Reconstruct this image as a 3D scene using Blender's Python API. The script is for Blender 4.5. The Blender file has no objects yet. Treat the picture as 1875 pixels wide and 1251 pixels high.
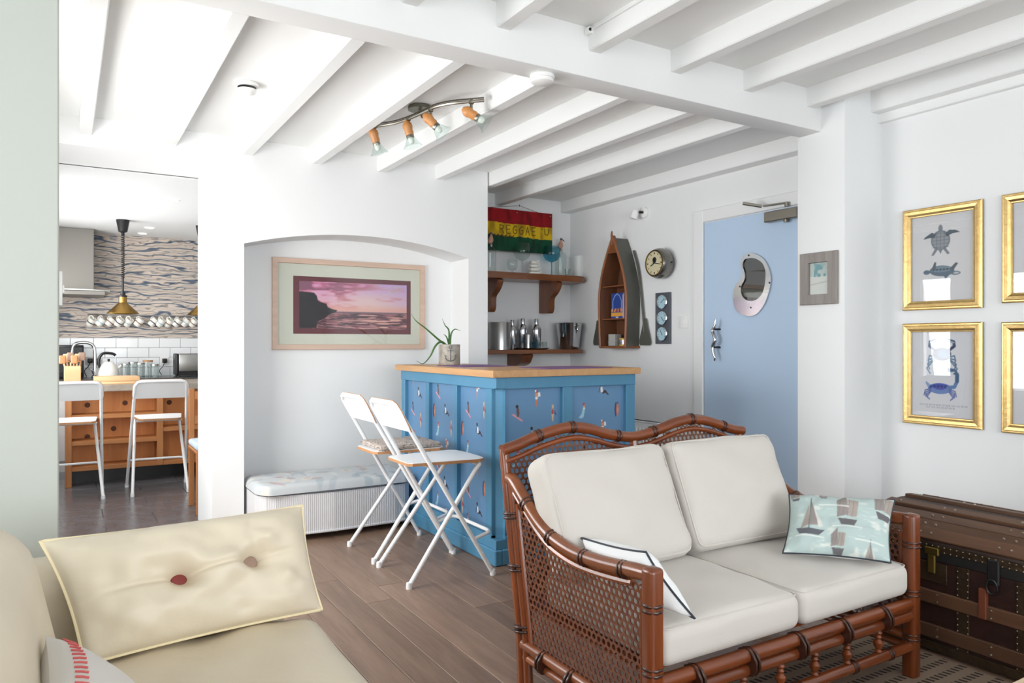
import bpy, bmesh, math, random
import numpy as np
from mathutils import Vector, Matrix
random.seed(7); rng = np.random.default_rng(7)
S = bpy.context.scene; C = S.collection
# ------------------------------------------------------------------ camera
FPX = 1350.0; YAW = math.radians(31.2); CX, CY = 937.5, 629.0; CAMH = 1.18
cd = bpy.data.cameras.new('camera'); cam = bpy.data.objects.new('camera', cd); C.objects.link(cam)
cd.sensor_width = 36.0; cd.lens = 36.0*FPX/1875.0; cd.clip_start = 0.05
cd.shift_y = (CY-625.5)/1875.0
cam.location = (0, 0, CAMH); cam.rotation_euler = (math.pi/2, 0, -YAW)
S.camera = cam
# ------------------------------------------------------------------ world, daylight at the windows, exposure
w = bpy.data.worlds.new('world'); S.world = w; w.use_nodes = True
w.node_tree.nodes['Background'].inputs[0].default_value = (0.80, 0.90, 1.0, 1)
w.node_tree.nodes['Background'].inputs[1].default_value = 1.6
def area(name, loc, direction, sx, sy, power, col=(1, 1, 1)):
    l = bpy.data.lights.new(name, 'AREA'); l.shape = 'RECTANGLE'; l.size = sx; l.size_y = sy
    l.energy = power; l.color = col
    o = bpy.data.objects.new(name, l); C.objects.link(o); o.location = loc
    o.rotation_euler = Vector(direction).to_track_quat('-Z', 'Y').to_euler()
    return o
area('daylight_dining_window', (-0.50, 3.52, 1.30), (1, 0, -0.22), 1.10, 1.20, 31, (1.0, 0.985, 0.97))
area('daylight_dining_window_small', (-0.50, 4.50, 1.30), (1, 0, -0.22), 0.30, 1.20, 6.5, (1.0, 0.985, 0.97))
area('daylight_rear_window', (1.3, -2.75, 1.45), (0, 1, -0.05), 3.4, 1.6, 70, (0.945, 0.975, 1.0))
area('daylight_lounge_window', (-2.14, 0.2, 1.45), (1, 0.0, -0.05), 2.0, 1.5, 33, (0.95, 0.98, 1.0))
area('daylight_kitchen_window', (-0.50, 6.75, 1.40), (1, 0, -0.05), 2.0, 1.1, 27, (1.0, 0.97, 0.93))
S.view_settings.view_transform = 'Standard'; S.view_settings.look = 'None'
S.view_settings.gamma = 1.0; S.view_settings.use_curve_mapping = False
S.view_settings.exposure = 0.69
S.cycles.diffuse_bounces = 6; S.cycles.max_bounces = 12; S.cycles.transparent_max_bounces = 16
S.cycles.sample_clamp_indirect = 6.0; S.cycles.caustics_reflective = False; S.cycles.caustics_refractive = False

# ------------------------------------------------------------------ pixel -> point
_s, _c = math.sin(YAW), math.cos(YAW)
def ray(u, v):
    a = (u-CX)/FPX
    return Vector((_s+_c*a, _c-_s*a, (CY-v)/FPX))
def onx(u, v, x): r = ray(u, v); return Vector((0, 0, CAMH))+r*(x/r.x)
def ony(u, v, y): r = ray(u, v); return Vector((0, 0, CAMH))+r*(y/r.y)
def onz(u, v, z): r = ray(u, v); return Vector((0, 0, CAMH))+r*((z-CAMH)/r.z)
# ------------------------------------------------------------------ colours and materials
def lin(c):
    return tuple(((x/255.0)/12.92 if x/255.0 <= 0.04045 else ((x/255.0+0.055)/1.055)**2.4) for x in c)
M = {}
def mat(name, col, rough=0.5, metal=0.0, spec=0.5, bump=None, var=None, coat=0.0, sheen=0.0, emit=None, stretch=None):
    """bump=(scale,strength); var=(second colour, scale, amount)"""
    m = bpy.data.materials.new(name); m.use_nodes = True; nt = m.node_tree; b = nt.nodes['Principled BSDF']
    b.inputs['Base Color'].default_value = (*lin(col), 1); b.inputs['Roughness'].default_value = rough
    b.inputs['Metallic'].default_value = metal; b.inputs['Specular IOR Level'].default_value = spec
    b.inputs['Coat Weight'].default_value = coat; b.inputs['Coat Roughness'].default_value = 0.15
    b.inputs['Sheen Weight'].default_value = sheen
    co = None
    if bump or var:
        tc = nt.nodes.new('ShaderNodeTexCoord'); mp = nt.nodes.new('ShaderNodeMapping')
        nt.links.new(tc.outputs['Object'], mp.inputs[0]); co = mp.outputs[0]
        if stretch: mp.inputs['Scale'].default_value = stretch
    if var:
        n = nt.nodes.new('ShaderNodeTexNoise'); n.inputs['Scale'].default_value = var[1]; n.inputs['Detail'].default_value = 5
        n.inputs['Roughness'].default_value = 0.6
        r = nt.nodes.new('ShaderNodeValToRGB'); k = var[2]
        r.color_ramp.elements[0].position = 0.5-0.5*(1.02-k); r.color_ramp.elements[1].position = 0.5+0.5*(1.02-k)
        r.color_ramp.elements[0].color = (*lin(col), 1); r.color_ramp.elements[1].color = (*lin(var[0]), 1)
        nt.links.new(co, n.inputs['Vector']); nt.links.new(n.outputs['Fac'], r.inputs[0]); nt.links.new(r.outputs[0], b.inputs['Base Color'])
    if bump:
        n = nt.nodes.new('ShaderNodeTexNoise'); n.inputs['Scale'].default_value = bump[0]; n.inputs['Detail'].default_value = 4
        bp = nt.nodes.new('ShaderNodeBump'); bp.inputs['Strength'].default_value = bump[1]; bp.inputs['Distance'].default_value = 0.01
        nt.links.new(co, n.inputs['Vector']); nt.links.new(n.outputs['Fac'], bp.inputs['Height']); nt.links.new(bp.outputs[0], b.inputs['Normal'])
    if emit:
        b.inputs['Emission Color'].default_value = (*lin(emit[0]), 1); b.inputs['Emission Strength'].default_value = emit[1]
    M[name] = m; return m
def wood(name, c1, c2, rough=0.45, axis=0, scale=6.0, contrast=0.55, coat=0.0, bump=0.08, ring=True):
    """grain along the given object axis, a different piece of grain for every object"""
    m = bpy.data.materials.new(name); m.use_nodes = True; nt = m.node_tree; b = nt.nodes['Principled BSDF']
    tc = nt.nodes.new('ShaderNodeTexCoord'); mp = nt.nodes.new('ShaderNodeMapping'); oi = nt.nodes.new('ShaderNodeObjectInfo')
    sc = [scale*4]*3; sc[axis] = scale*0.35; mp.inputs['Scale'].default_value = sc
    vm = nt.nodes.new('ShaderNodeVectorMath'); vm.operation = 'MULTIPLY_ADD'
    vm.inputs[1].default_value = (1, 1, 1)
    cmb = nt.nodes.new('ShaderNodeCombineXYZ'); mul = nt.nodes.new('ShaderNodeMath'); mul.operation = 'MULTIPLY'; mul.inputs[1].default_value = 37.0
    nt.links.new(oi.outputs['Random'], mul.inputs[0])
    for i in range(3): nt.links.new(mul.outputs[0], cmb.inputs[i])
    nt.links.new(tc.outputs['Object'], vm.inputs[0]); nt.links.new(cmb.outputs[0], vm.inputs[2]); nt.links.new(vm.outputs[0], mp.inputs[0])
    n = nt.nodes.new('ShaderNodeTexNoise'); n.inputs['Scale'].default_value = 1.0; n.inputs['Detail'].default_value = 8; n.inputs['Roughness'].default_value = 0.65
    n.inputs['Distortion'].default_value = 0.6
    r = nt.nodes.new('ShaderNodeValToRGB'); r.color_ramp.elements[0].position = 0.5-0.5*(1-contrast)-0.02; r.color_ramp.elements[1].position = 0.5+0.5*(1-contrast)+0.02
    r.color_ramp.elements[0].color = (*lin(c1), 1); r.color_ramp.elements[1].color = (*lin(c2), 1)
    nt.links.new(mp.outputs[0], n.inputs['Vector']); nt.links.new(n.outputs['Fac'], r.inputs[0])
    hs = nt.nodes.new('ShaderNodeHueSaturation'); mr = nt.nodes.new('ShaderNodeMapRange')
    mr.inputs['To Min'].default_value = 0.82; mr.inputs['To Max'].default_value = 1.16
    nt.links.new(oi.outputs['Random'], mr.inputs['Value']); nt.links.new(mr.outputs[0], hs.inputs['Value']); nt.links.new(r.outputs[0], hs.inputs['Color'])
    nt.links.new(hs.outputs[0], b.inputs['Base Color'])
    b.inputs['Roughness'].default_value = rough; b.inputs['Coat Weight'].default_value = coat; b.inputs['Coat Roughness'].default_value = 0.2
    bp = nt.nodes.new('ShaderNodeBump'); bp.inputs['Strength'].default_value = bump; bp.inputs['Distance'].default_value = 0.01
    nt.links.new(n.outputs['Fac'], bp.inputs['Height']); nt.links.new(bp.outputs[0], b.inputs['Normal'])
    M[name] = m; return m
def attr_mat(name, rough=0.6, spec=0.3, bump=None):
    m = mat(name, (200, 200, 200), rough, 0, spec, bump=bump); nt = m.node_tree
    a = nt.nodes.new('ShaderNodeAttribute'); a.attribute_name = 'Col'
    nt.links.new(a.outputs['Color'], nt.nodes['Principled BSDF'].inputs['Base Color']); return m
def pane_mat(name, tint=(235, 245, 242), base=0.05, k=0.8, rough=0.0):
    """thin clear glass: sees through straight on, mirrors at a glancing angle"""
    m = bpy.data.materials.new(name); m.use_nodes = True; nt = m.node_tree; nt.nodes.remove(nt.nodes['Principled BSDF'])
    out = nt.nodes['Material Output']; tr = nt.nodes.new('ShaderNodeBsdfTransparent'); gl = nt.nodes.new('ShaderNodeBsdfGlossy')
    tr.inputs[0].default_value = (*lin(tint), 1); gl.inputs['Roughness'].default_value = rough
    lw = nt.nodes.new('ShaderNodeLayerWeight'); fr = nt.nodes.new('ShaderNodeMath'); fr.operation = 'POWER'; fr.inputs[1].default_value = 4.0; nt.links.new(lw.outputs['Facing'], fr.inputs[0])
    ma = nt.nodes.new('ShaderNodeMath'); ma.operation = 'MULTIPLY_ADD'; ma.inputs[1].default_value = k; ma.inputs[2].default_value = base
    mx = nt.nodes.new('ShaderNodeMixShader'); nt.links.new(fr.outputs[0], ma.inputs[0]); nt.links.new(ma.outputs[0], mx.inputs[0])
    nt.links.new(tr.outputs[0], mx.inputs[1]); nt.links.new(gl.outputs[0], mx.inputs[2]); nt.links.new(mx.outputs[0], out.inputs[0])
    M[name] = m; return m

mat('wall', (235, 236, 236), 0.85, spec=0.15, bump=(9, 0.12))
mat('paint_white', (236, 237, 236), 0.55, spec=0.3, bump=(14, 0.05))
mat('pier_paint', (202, 207, 199), 0.8, spec=0.2, bump=(9, 0.1))
mat('gloss_white', (240, 240, 240), 0.3, spec=0.5)
mat('plastic_white', (240, 240, 238), 0.4)
mat('stool_white', (238, 240, 241), 0.35)
mat('black', (22, 22, 24), 0.4)
mat('dark_metal', (60, 60, 62), 0.35, 0.9)
mat('chrome', (205, 207, 210), 0.12, 1.0)
mat('hood_steel', (142, 138, 132), 0.42, 1.0)
mat('steel', (178, 178, 176), 0.28, 1.0, bump=(3, 0.02), stretch=(1, 1, 60))
mat('nickel', (150, 145, 134), 0.32, 1.0)
mat('brass', (172, 138, 78), 0.28, 1.0, var=((140, 108, 58), 9, 0.4))
mat('gold', (212, 184, 128), 0.36, 1.0, bump=(60, 0.1), var=((190, 156, 98), 30, 0.4))
mat('door_blue', (188, 210, 234), 0.42, bump=(12, 0.03))
mat('bar_blue', (84, 142, 174), 0.42, bump=(20, 0.05), var=((74, 130, 164), 5, 0.3))
mat('bar_panel', (74, 122, 164), 0.55, bump=(40, 0.03))
mat('cream_leather', (224, 213, 189), 0.45, spec=0.35, bump=(9, 0.45), var=((214, 202, 182), 4, 0.3))
mat('piping_cream', (236, 222, 184), 0.5)
mat('linen', (205, 200, 193), 0.9, spec=0.1, bump=(14, 0.12), sheen=0.2)
mat('linen_white', (236, 238, 238), 0.9, spec=0.1, bump=(20, 0.1))
mat('dark_piping', (52, 58, 66), 0.7)
mat('cane', (78, 34, 22), 0.35, var=((124, 70, 36), 30, 0.45), coat=0.3)
mat('binding', (58, 28, 16), 0.35, coat=0.3)
mat('red_button', (128, 48, 44), 0.6)
mat('brown_button', (152, 126, 110), 0.6)
mat('red_thread', (190, 90, 88), 0.8)
mat('trunk_skin', (54, 26, 20), 0.5, spec=0.4, bump=(30, 0.3), var=((38, 20, 16), 8, 0.5))
mat('trunk_lid', (66, 50, 44), 0.5, spec=0.45, bump=(18, 0.35), var=((54, 40, 36), 9, 0.5))
mat('trunk_metal', (78, 62, 44), 0.45, 0.6, bump=(60, 0.4), var=((54, 42, 30), 12, 0.5))
mat('leather_strap', (112, 58, 36), 0.5)
mat('black_band', (26, 26, 26), 0.45)
mat('stud', (170, 160, 140), 0.3, 0.9)
mat('concrete', (168, 158, 144), 0.6, var=((142, 132, 120), 9, 0.5))
mat('dark_counter', (54, 54, 56), 0.25, var=((70, 70, 70), 12, 0.4))
mat('slate', (116, 116, 120), 0.22, spec=0.5, bump=(7, 0.2), var=((90, 86, 86), 5, 0.4))
mat('grout_dark', (140, 136, 132), 0.8)
mat('floor_gap', (48, 36, 28), 0.9)
mat('tile_white', (240, 242, 244), 0.12)
mat('grout', (158, 160, 162), 0.8)
mat('paper', (226, 226, 226), 0.9, spec=0.1)
mat('mount', (226, 230, 214), 0.9, spec=0.1)
mat('mount_red', (112, 58, 66), 0.9, spec=0.1)
mat('soil', (60, 46, 36), 0.95)
mat('aloe', (88, 128, 66), 0.45, var=((66, 104, 58), 20, 0.4))
mat('purple', (122, 92, 140), 0.8)
mat('loom', (216, 216, 218), 0.6)
mat('hull_grey', (92, 92, 84), 0.5, bump=(14, 0.15), var=((78, 78, 72), 8, 0.4))
mat('slate_board', (84, 88, 96), 0.5)
mat('dial_blue', (176, 206, 218), 0.3)
mat('dial_cream', (224, 214, 176), 0.5)
mat('wax', (240, 240, 236), 0.4)
mat('frosted', (226, 230, 228), 0.35, spec=0.5)
mat('enamel', (242, 240, 232), 0.2)
mat('ochre', (208, 168, 60), 0.5)
mat('bird_pink', (196, 150, 128), 0.6)
mat('string', (120, 104, 88), 0.9)
mat('glow', (255, 244, 224), 0.5, emit=((255, 238, 214), 9.0))
mat('sheepskin', (206, 196, 188), 0.95, spec=0.05, bump=(90, 0.9), var=((184, 172, 164), 60, 0.4))
mat('check_cloth', (196, 212, 226), 0.8)
wood('floor_oak', (106, 83, 67), (150, 123, 104), 0.36, axis=1, scale=7, contrast=0.5, bump=0.1)
wood('oak_top', (196, 146, 96), (222, 178, 128), 0.4, axis=1, scale=6, contrast=0.4)
wood('oak_top_x', (170, 112, 62), (198, 144, 92), 0.4, axis=0, scale=6, contrast=0.4)
wood('rattan', (82, 34, 14), (150, 78, 36), 0.26, axis=2, scale=5, contrast=0.42, coat=0.4, bump=0.03)
wood('rattan_x', (82, 34, 14), (150, 78, 36), 0.26, axis=0, scale=5, contrast=0.42, coat=0.4, bump=0.03)
wood('rattan_y', (92, 42, 18), (164, 94, 48), 0.26, axis=1, scale=5, contrast=0.42, coat=0.4, bump=0.03)
wood('yew', (92, 48, 24), (150, 92, 52), 0.35, axis=0, scale=6, contrast=0.35, coat=0.3)
wood('yew_v', (88, 46, 24), (138, 82, 46), 0.35, axis=2, scale=6, contrast=0.35, coat=0.3)
wood('ply', (190, 112, 54), (226, 158, 92), 0.5, axis=2, scale=3.2, contrast=0.45, bump=0.02)
wood('ply_edge', (172, 106, 56), (206, 142, 86), 0.5, axis=0, scale=4, contrast=0.5)
wood('ply_edge_v', (172, 106, 56), (206, 142, 86), 0.5, axis=2, scale=4, contrast=0.5)
wood('light_wood', (214, 170, 122), (232, 194, 150), 0.5, axis=0, scale=5, contrast=0.5)
wood('stool_edge', (168, 118, 76), (190, 142, 96), 0.5, axis=1, scale=5, contrast=0.5)
wood('frame_ash', (188, 160, 142), (210, 184, 166), 0.5, axis=0, scale=5, contrast=0.5)
wood('grey_frame', (112, 106, 102), (150, 144, 138), 0.6, axis=2, scale=8, contrast=0.4)
wood('boat_lining', (78, 46, 30), (112, 70, 44), 0.45, axis=2, scale=5, contrast=0.4)
wood('boat_wood', (112, 62, 34), (152, 94, 54), 0.42, axis=2, scale=5, contrast=0.4, coat=0.2)
wood('lamp_wood', (184, 122, 66), (210, 150, 92), 0.4, axis=2, scale=5, contrast=0.5)
wood('trunk_slat', (70, 46, 32), (104, 72, 50), 0.45, axis=1, scale=5, contrast=0.4)
wood('table_wood', (206, 180, 146), (224, 202, 170), 0.5, axis=0, scale=5, contrast=0.5)
attr_mat('print', 0.7, 0.2); attr_mat('pillow_print', 0.85, 0.1, bump=(22, 0.1)); attr_mat('gloss_print', 0.35, 0.5)
pane_mat('picture_glass', (252, 252, 252), 0.045, 0.75); pane_mat('clear_glass', (240, 245, 244), 0.05, 0.8)
pane_mat('blue_glass', (158, 214, 228), 0.06, 0.5); pane_mat('green_glass', (240, 248, 246), 0.07, 0.4)
pane_mat('port_glass', (120, 128, 132), 0.18, 0.8)
def wave_paper():
    m = mat('wave_paper', (222, 208, 192), 0.8, spec=0.1); nt = m.node_tree; b = nt.nodes['Principled BSDF']
    tc = nt.nodes.new('ShaderNodeTexCoord'); mp = nt.nodes.new('ShaderNodeMapping'); nt.links.new(tc.outputs['Object'], mp.inputs[0])
    mp.inputs['Scale'].default_value = (0.27, 1, 1)
    def band(scale, dist, dsc, stops, off):
        m2 = nt.nodes.new('ShaderNodeMapping'); m2.inputs['Location'].default_value = (off, 0, off*.7); m2.inputs['Rotation'].default_value = (0, .10*(1 if off else -1), 0); nt.links.new(mp.outputs[0], m2.inputs[0])
        wv = nt.nodes.new('ShaderNodeTexWave'); wv.bands_direction = 'Z'; wv.inputs['Scale'].default_value = scale; wv.inputs['Distortion'].default_value = dist
        wv.inputs['Detail'].default_value = 3.0; wv.inputs['Detail Scale'].default_value = dsc; wv.inputs['Detail Roughness'].default_value = 0.62
        nt.links.new(m2.outputs[0], wv.inputs[0]); r = nt.nodes.new('ShaderNodeValToRGB'); e = r.color_ramp.elements
        e[0].position, e[0].color = stops[0][0], (*lin(stops[0][1]), 1); e[1].position, e[1].color = stops[-1][0], (*lin(stops[-1][1]), 1)
        for p, c in stops[1:-1]: x = e.new(p); x.color = (*lin(c), 1)
        nt.links.new(wv.outputs['Fac'], r.inputs[0]); return r.outputs[0]
    A = band(4.6, 15.0, 0.9, [(0.0, (104, 114, 130)), (0.06, (134, 140, 150)), (0.16, (208, 198, 188)), (0.62, (222, 206, 190)), (0.74, (160, 162, 168)), (0.84, (216, 202, 190)), (1.0, (202, 190, 180))], 0.0)
    B_ = band(9.5, 22.0, 0.7, [(0.0, (92, 102, 118)), (0.09, (150, 154, 162)), (0.22, (255, 255, 255)), (1.0, (255, 255, 255))], 3.7)
    mx = nt.nodes.new('ShaderNodeMix'); mx.data_type = 'RGBA'; mx.blend_type = 'MULTIPLY'; mx.inputs['Factor'].default_value = 0.55
    nt.links.new(A, mx.inputs['A']); nt.links.new(B_, mx.inputs['B']); nt.links.new(mx.outputs['Result'], b.inputs['Base Color'])
wave_paper()
def rug_mat():
    m = mat('rug', (128, 112, 98), 0.95, spec=0.05); nt = m.node_tree; b = nt.nodes['Principled BSDF']
    tc = nt.nodes.new('ShaderNodeTexCoord'); sp = nt.nodes.new('ShaderNodeSeparateXYZ'); nt.links.new(tc.outputs['Object'], sp.inputs[0])
    def math_(op, a, bv=None, cv=None):
        n = nt.nodes.new('ShaderNodeMath'); n.operation = op
        for i, x in enumerate((a, bv, cv)):
            if x is None: continue
            if isinstance(x, (int, float)): n.inputs[i].default_value = x
            else: nt.links.new(x, n.inputs[i])
        return n.outputs[0]
    fy = math_('FRACT', math_('MULTIPLY', sp.outputs['Y'], 1/0.062))
    row = math_('COMPARE', fy, 0.5, 0.22)
    fx = math_('FRACT', math_('MULTIPLY_ADD', sp.outputs['X'], 1/0.026, math_('MULTIPLY', sp.outputs['Y'], 9.0)))
    dash = math_('COMPARE', fx, 0.5, 0.24)
    k = math_('MULTIPLY', row, dash)
    mx = nt.nodes.new('ShaderNodeMix'); mx.data_type = 'RGBA'; nt.links.new(k, mx.inputs['Factor'])
    mx.inputs['A'].default_value = (*lin((140, 122, 106)), 1); mx.inputs['B'].default_value = (*lin((66, 58, 54)), 1)
    nt.links.new(mx.outputs['Result'], b.inputs['Base Color'])
    bp = nt.nodes.new('ShaderNodeBump'); bp.inputs['Strength'].default_value = 0.5; bp.inputs['Distance'].default_value = 0.004; bp.invert = True
    nt.links.new(k, bp.inputs['Height']); nt.links.new(bp.outputs[0], b.inputs['Normal'])
rug_mat()
def rib_loom():
    m = M['loom']; nt = m.node_tree; b = nt.nodes['Principled BSDF']
    tc = nt.nodes.new('ShaderNodeTexCoord'); wv = nt.nodes.new('ShaderNodeTexWave'); wv.bands_direction = 'X'; wv.inputs['Scale'].default_value = 26
    nt.links.new(tc.outputs['Object'], wv.inputs[0]); bp = nt.nodes.new('ShaderNodeBump'); bp.inputs['Strength'].default_value = 0.35; bp.inputs['Distance'].default_value = 0.004
    nt.links.new(wv.outputs['Fac'], bp.inputs['Height']); nt.links.new(bp.outputs[0], b.inputs['Normal'])
rib_loom()
# ------------------------------------------------------------------ objects
def tag(o, label=None, cat=None, group=None, kind=None):
    if label: o['label'] = label
    if cat: o['category'] = cat
    if group: o['group'] = group
    if kind: o['kind'] = kind
    return o
def thing(name, label, cat, loc=(0, 0, 0), rotz=0, group=None):
    o = bpy.data.objects.new(name, None); C.objects.link(o); o.location = loc; o.rotation_euler = (0, 0, rotz)
    o.empty_display_size = 0.1
    return tag(o, label, cat, group)
def copy_tree(o, parent=None):
    c = o.copy(); C.objects.link(c); c.parent = parent
    for ch in list(o.children): copy_tree(ch, c)
    return c
class MB:
    """collects shapes into one mesh"""
    def __init__(self): self.v = []; self.f = []; self.sm = []
    def add(self, vs, fs, smooth=False):
        k = len(self.v); self.v += [tuple(x) for x in vs]; self.f += [tuple(i+k for i in f) for f in fs]; self.sm += [smooth]*len(fs); return self
    def box(self, x0, x1, y0, y1, z0, z1):
        v = [(x, y, z) for x in (x0, x1) for y in (y0, y1) for z in (z0, z1)]
        return self.add(v, [(0, 1, 3, 2), (4, 6, 7, 5), (0, 4, 5, 1), (2, 3, 7, 6), (0, 2, 6, 4), (1, 5, 7, 3)])
    def bbox(self, x0, x1, y0, y1, z0, z1, b=0.003, seg=1):
        bm = bmesh.new(); bmesh.ops.create_cube(bm, size=1)
        for v in bm.verts: v.co = Vector((x0+(v.co.x+.5)*(x1-x0), y0+(v.co.y+.5)*(y1-y0), z0+(v.co.z+.5)*(z1-z0)))
        b = min(b, 0.49*min(abs(x1-x0), abs(y1-y0), abs(z1-z0)))
        bmesh.ops.bevel(bm, geom=bm.edges[:], offset=b, segments=seg, affect='EDGES', profile=0.5)
        return self.bm(bm, seg > 1)
    def bm(self, bm, smooth=False):
        bm.verts.index_update(); self.add([v.co[:] for v in bm.verts], [[v.index for v in f.verts] for f in bm.faces], smooth); bm.free(); return self
    def tube(self, pts, r, n=8, cap=True, closed=False, flat=None):
        pts = [Vector(p) for p in pts]; m = len(pts); rs = r if isinstance(r, (list, tuple)) else [r]*m
        T = []
        for i in range(m):
            a = pts[i-1] if (i > 0 or closed) else pts[i]; b = pts[(i+1) % m] if (i < m-1 or closed) else pts[i]
            T.append((b-a).normalized())
        up = Vector((0, 0, 1)) if abs(T[0].z) < 0.9 else Vector((1, 0, 0))
        N = (up-T[0]*up.dot(T[0])).normalized(); vs = []
        for i in range(m):
            N = N-T[i]*N.dot(T[i]); N = N.normalized() if N.length > 1e-6 else T[i].orthogonal().normalized()
            B = T[i].cross(N)
            for k in range(n):
                a = 2*math.pi*k/n; vs.append(pts[i]+(N*math.cos(a)*(flat or 1)+B*math.sin(a))*rs[i])
        fs = []
        for i in range(m if closed else m-1):
            j = (i+1) % m
            for k in range(n): fs.append((i*n+k, i*n+(k+1) % n, j*n+(k+1) % n, j*n+k))
        if cap and not closed: fs += [tuple(range(n))[::-1], tuple((m-1)*n+k for k in range(n))]
        return self.add(vs, fs, True)
    def lathe(self, prof, origin=(0, 0, 0), axis=(0, 0, 1), n=20, cap=True):
        A = Vector(axis).normalized(); N = A.orthogonal().normalized(); B = A.cross(N); O = Vector(origin); vs = []; m = len(prof)
        for r, h in prof:
            for k in range(n):
                a = 2*math.pi*k/n; vs.append(O+A*h+(N*math.cos(a)+B*math.sin(a))*max(r, 1e-5))
        fs = [(i*n+k, i*n+(k+1) % n, (i+1)*n+(k+1) % n, (i+1)*n+k) for i in range(m-1) for k in range(n)]
        if cap:
            if prof[0][0] > 1e-4: fs.append(tuple(range(n))[::-1])
            if prof[-1][0] > 1e-4: fs.append(tuple((m-1)*n+k for k in range(n)))
        return self.add(vs, fs, True)
    def prism(self, poly, d):
        """polygon (3-D points, planar) extruded by vector d"""
        n = len(poly); d = Vector(d); a = [Vector(p) for p in poly]
        return self.add(a+[p+d for p in a], [tuple(range(n))[::-1], tuple(range(n, 2*n))]+[(i, (i+1) % n, n+(i+1) % n, n+i) for i in range(n)])
    def ringprism(self, outer, inner, d):
        n = len(outer); d = Vector(d); o = [Vector(p) for p in outer]; q = [Vector(p) for p in inner]
        vs = o+q+[p+d for p in o]+[p+d for p in q]; fs = []
        for i in range(n):
            j = (i+1) % n
            fs += [(i, j, n+j, n+i), (2*n+i, 3*n+i, 3*n+j, 2*n+j), (i, 2*n+i, 2*n+j, j), (n+i, n+j, 3*n+j, 3*n+i)]
        return self.add(vs, fs)
    def rbox(self, size, r, seg=4, n=6, f=None, center=(0, 0, 0)):
        """soft box: corners rounded by r, f(unit xyz, p)->p reshapes it"""
        H = [x/2 for x in size]; idx = {}; vs = []; fs = []
        def axis(h):
            rr = min(r, h*0.98); a = [h-rr+rr*math.sin(math.pi/2*i/seg) for i in range(seg+1)]
            mid = [(-1+2*i/n)*(h-rr) for i in range(1, n)]
            return [-x for x in a[::-1]]+mid+a
        ax = [axis(h) for h in H]
        def vert(p):
            k = tuple(round(c, 6) for c in p)
            if k in idx: return idx[k]
            q = []
            rr = r
            inn = [max(-(H[i]-min(rr, H[i]*.98)), min(H[i]-min(rr, H[i]*.98), p[i])) for i in range(3)]
            d = [(p[i]-inn[i])/min(rr, H[i]*.98) for i in range(3)]; L = math.sqrt(sum(x*x for x in d)); 
            for i in range(3): q.append(inn[i]+(d[i]/L*min(rr, H[i]*.98) if L > 1e-9 else 0))
            u = tuple(p[i]/H[i] for i in range(3)); q = Vector(q)
            if f: q = Vector(f(u, q))
            idx[k] = len(vs); vs.append(q+Vector(center)); return idx[k]
        for a in range(3):
            b, c = (a+1) % 3, (a+2) % 3
            for sgn in (-1, 1):
                for i in range(len(ax[b])-1):
                    for j in range(len(ax[c])-1):
                        q = []
                        for (di, dj) in ((0, 0), (1, 0), (1, 1), (0, 1)):
                            p = [0, 0, 0]; p[a] = sgn*H[a]; p[b] = ax[b][i+di]; p[c] = ax[c][j+dj]; q.append(vert(p))
                        if len(set(q)) == 4: fs.append(tuple(q if sgn > 0 else q[::-1]))
        return self.add(vs, fs, True)
    def xf(self, mtx):
        self.v = [tuple(mtx @ Vector(p)) for p in self.v]; return self
    def build(self, name, material, parent=None, world=True, smooth=None):
        off = Vector((0, 0, 0))
        if parent is not None and world:
            q = parent
            while q is not None: off += Vector(q.location); q = q.parent
        me = bpy.data.meshes.new(name)
        me.from_pydata([tuple(Vector(p)-off) for p in self.v], [], self.f)
        me.materials.append(M[material] if isinstance(material, str) else material)
        me.polygons.foreach_set('use_smooth', self.sm if smooth is None else [smooth]*len(self.f))
        me.update()
        bm = bmesh.new(); bm.from_mesh(me); bmesh.ops.recalc_face_normals(bm, faces=bm.faces[:]); bm.to_mesh(me); bm.free()
        o = bpy.data.objects.new(name, me); C.objects.link(o)
        if parent is not None: o.parent = parent
        if any(self.sm) and smooth is None:
            try: me.set_sharp_from_angle(angle=math.radians(40))
            except Exception: pass
        return o
def solo(mb, name, material, label, cat, group=None):
    """a thing that is one mesh: its origin is put at its base centre"""
    a = np.array(mb.v); b = Vector(((a[:, 0].min()+a[:, 0].max())/2, (a[:, 1].min()+a[:, 1].max())/2, a[:, 2].min()))
    mb.v = [tuple(Vector(p)-b) for p in mb.v]; o = mb.build(name, material); o.location = b
    return tag(o, label, cat, group)
def catmull(P, k=6, closed=False):
    P = [Vector(p) for p in P]; n = len(P); out = []
    for i in range(n if closed else n-1):
        p0 = P[i-1] if (i > 0 or closed) else P[i]; p1 = P[i]; p2 = P[(i+1) % n]; p3 = P[(i+2) % n] if (i+2 < n or closed) else p2
        for j in range(k):
            t = j/k; out.append(0.5*((2*p1)+(p2-p0)*t+(2*p0-5*p1+4*p2-p3)*t*t+(3*p1-p0-3*p2+p3)*t**3))
    if not closed: out.append(P[-1])
    return out
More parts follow.
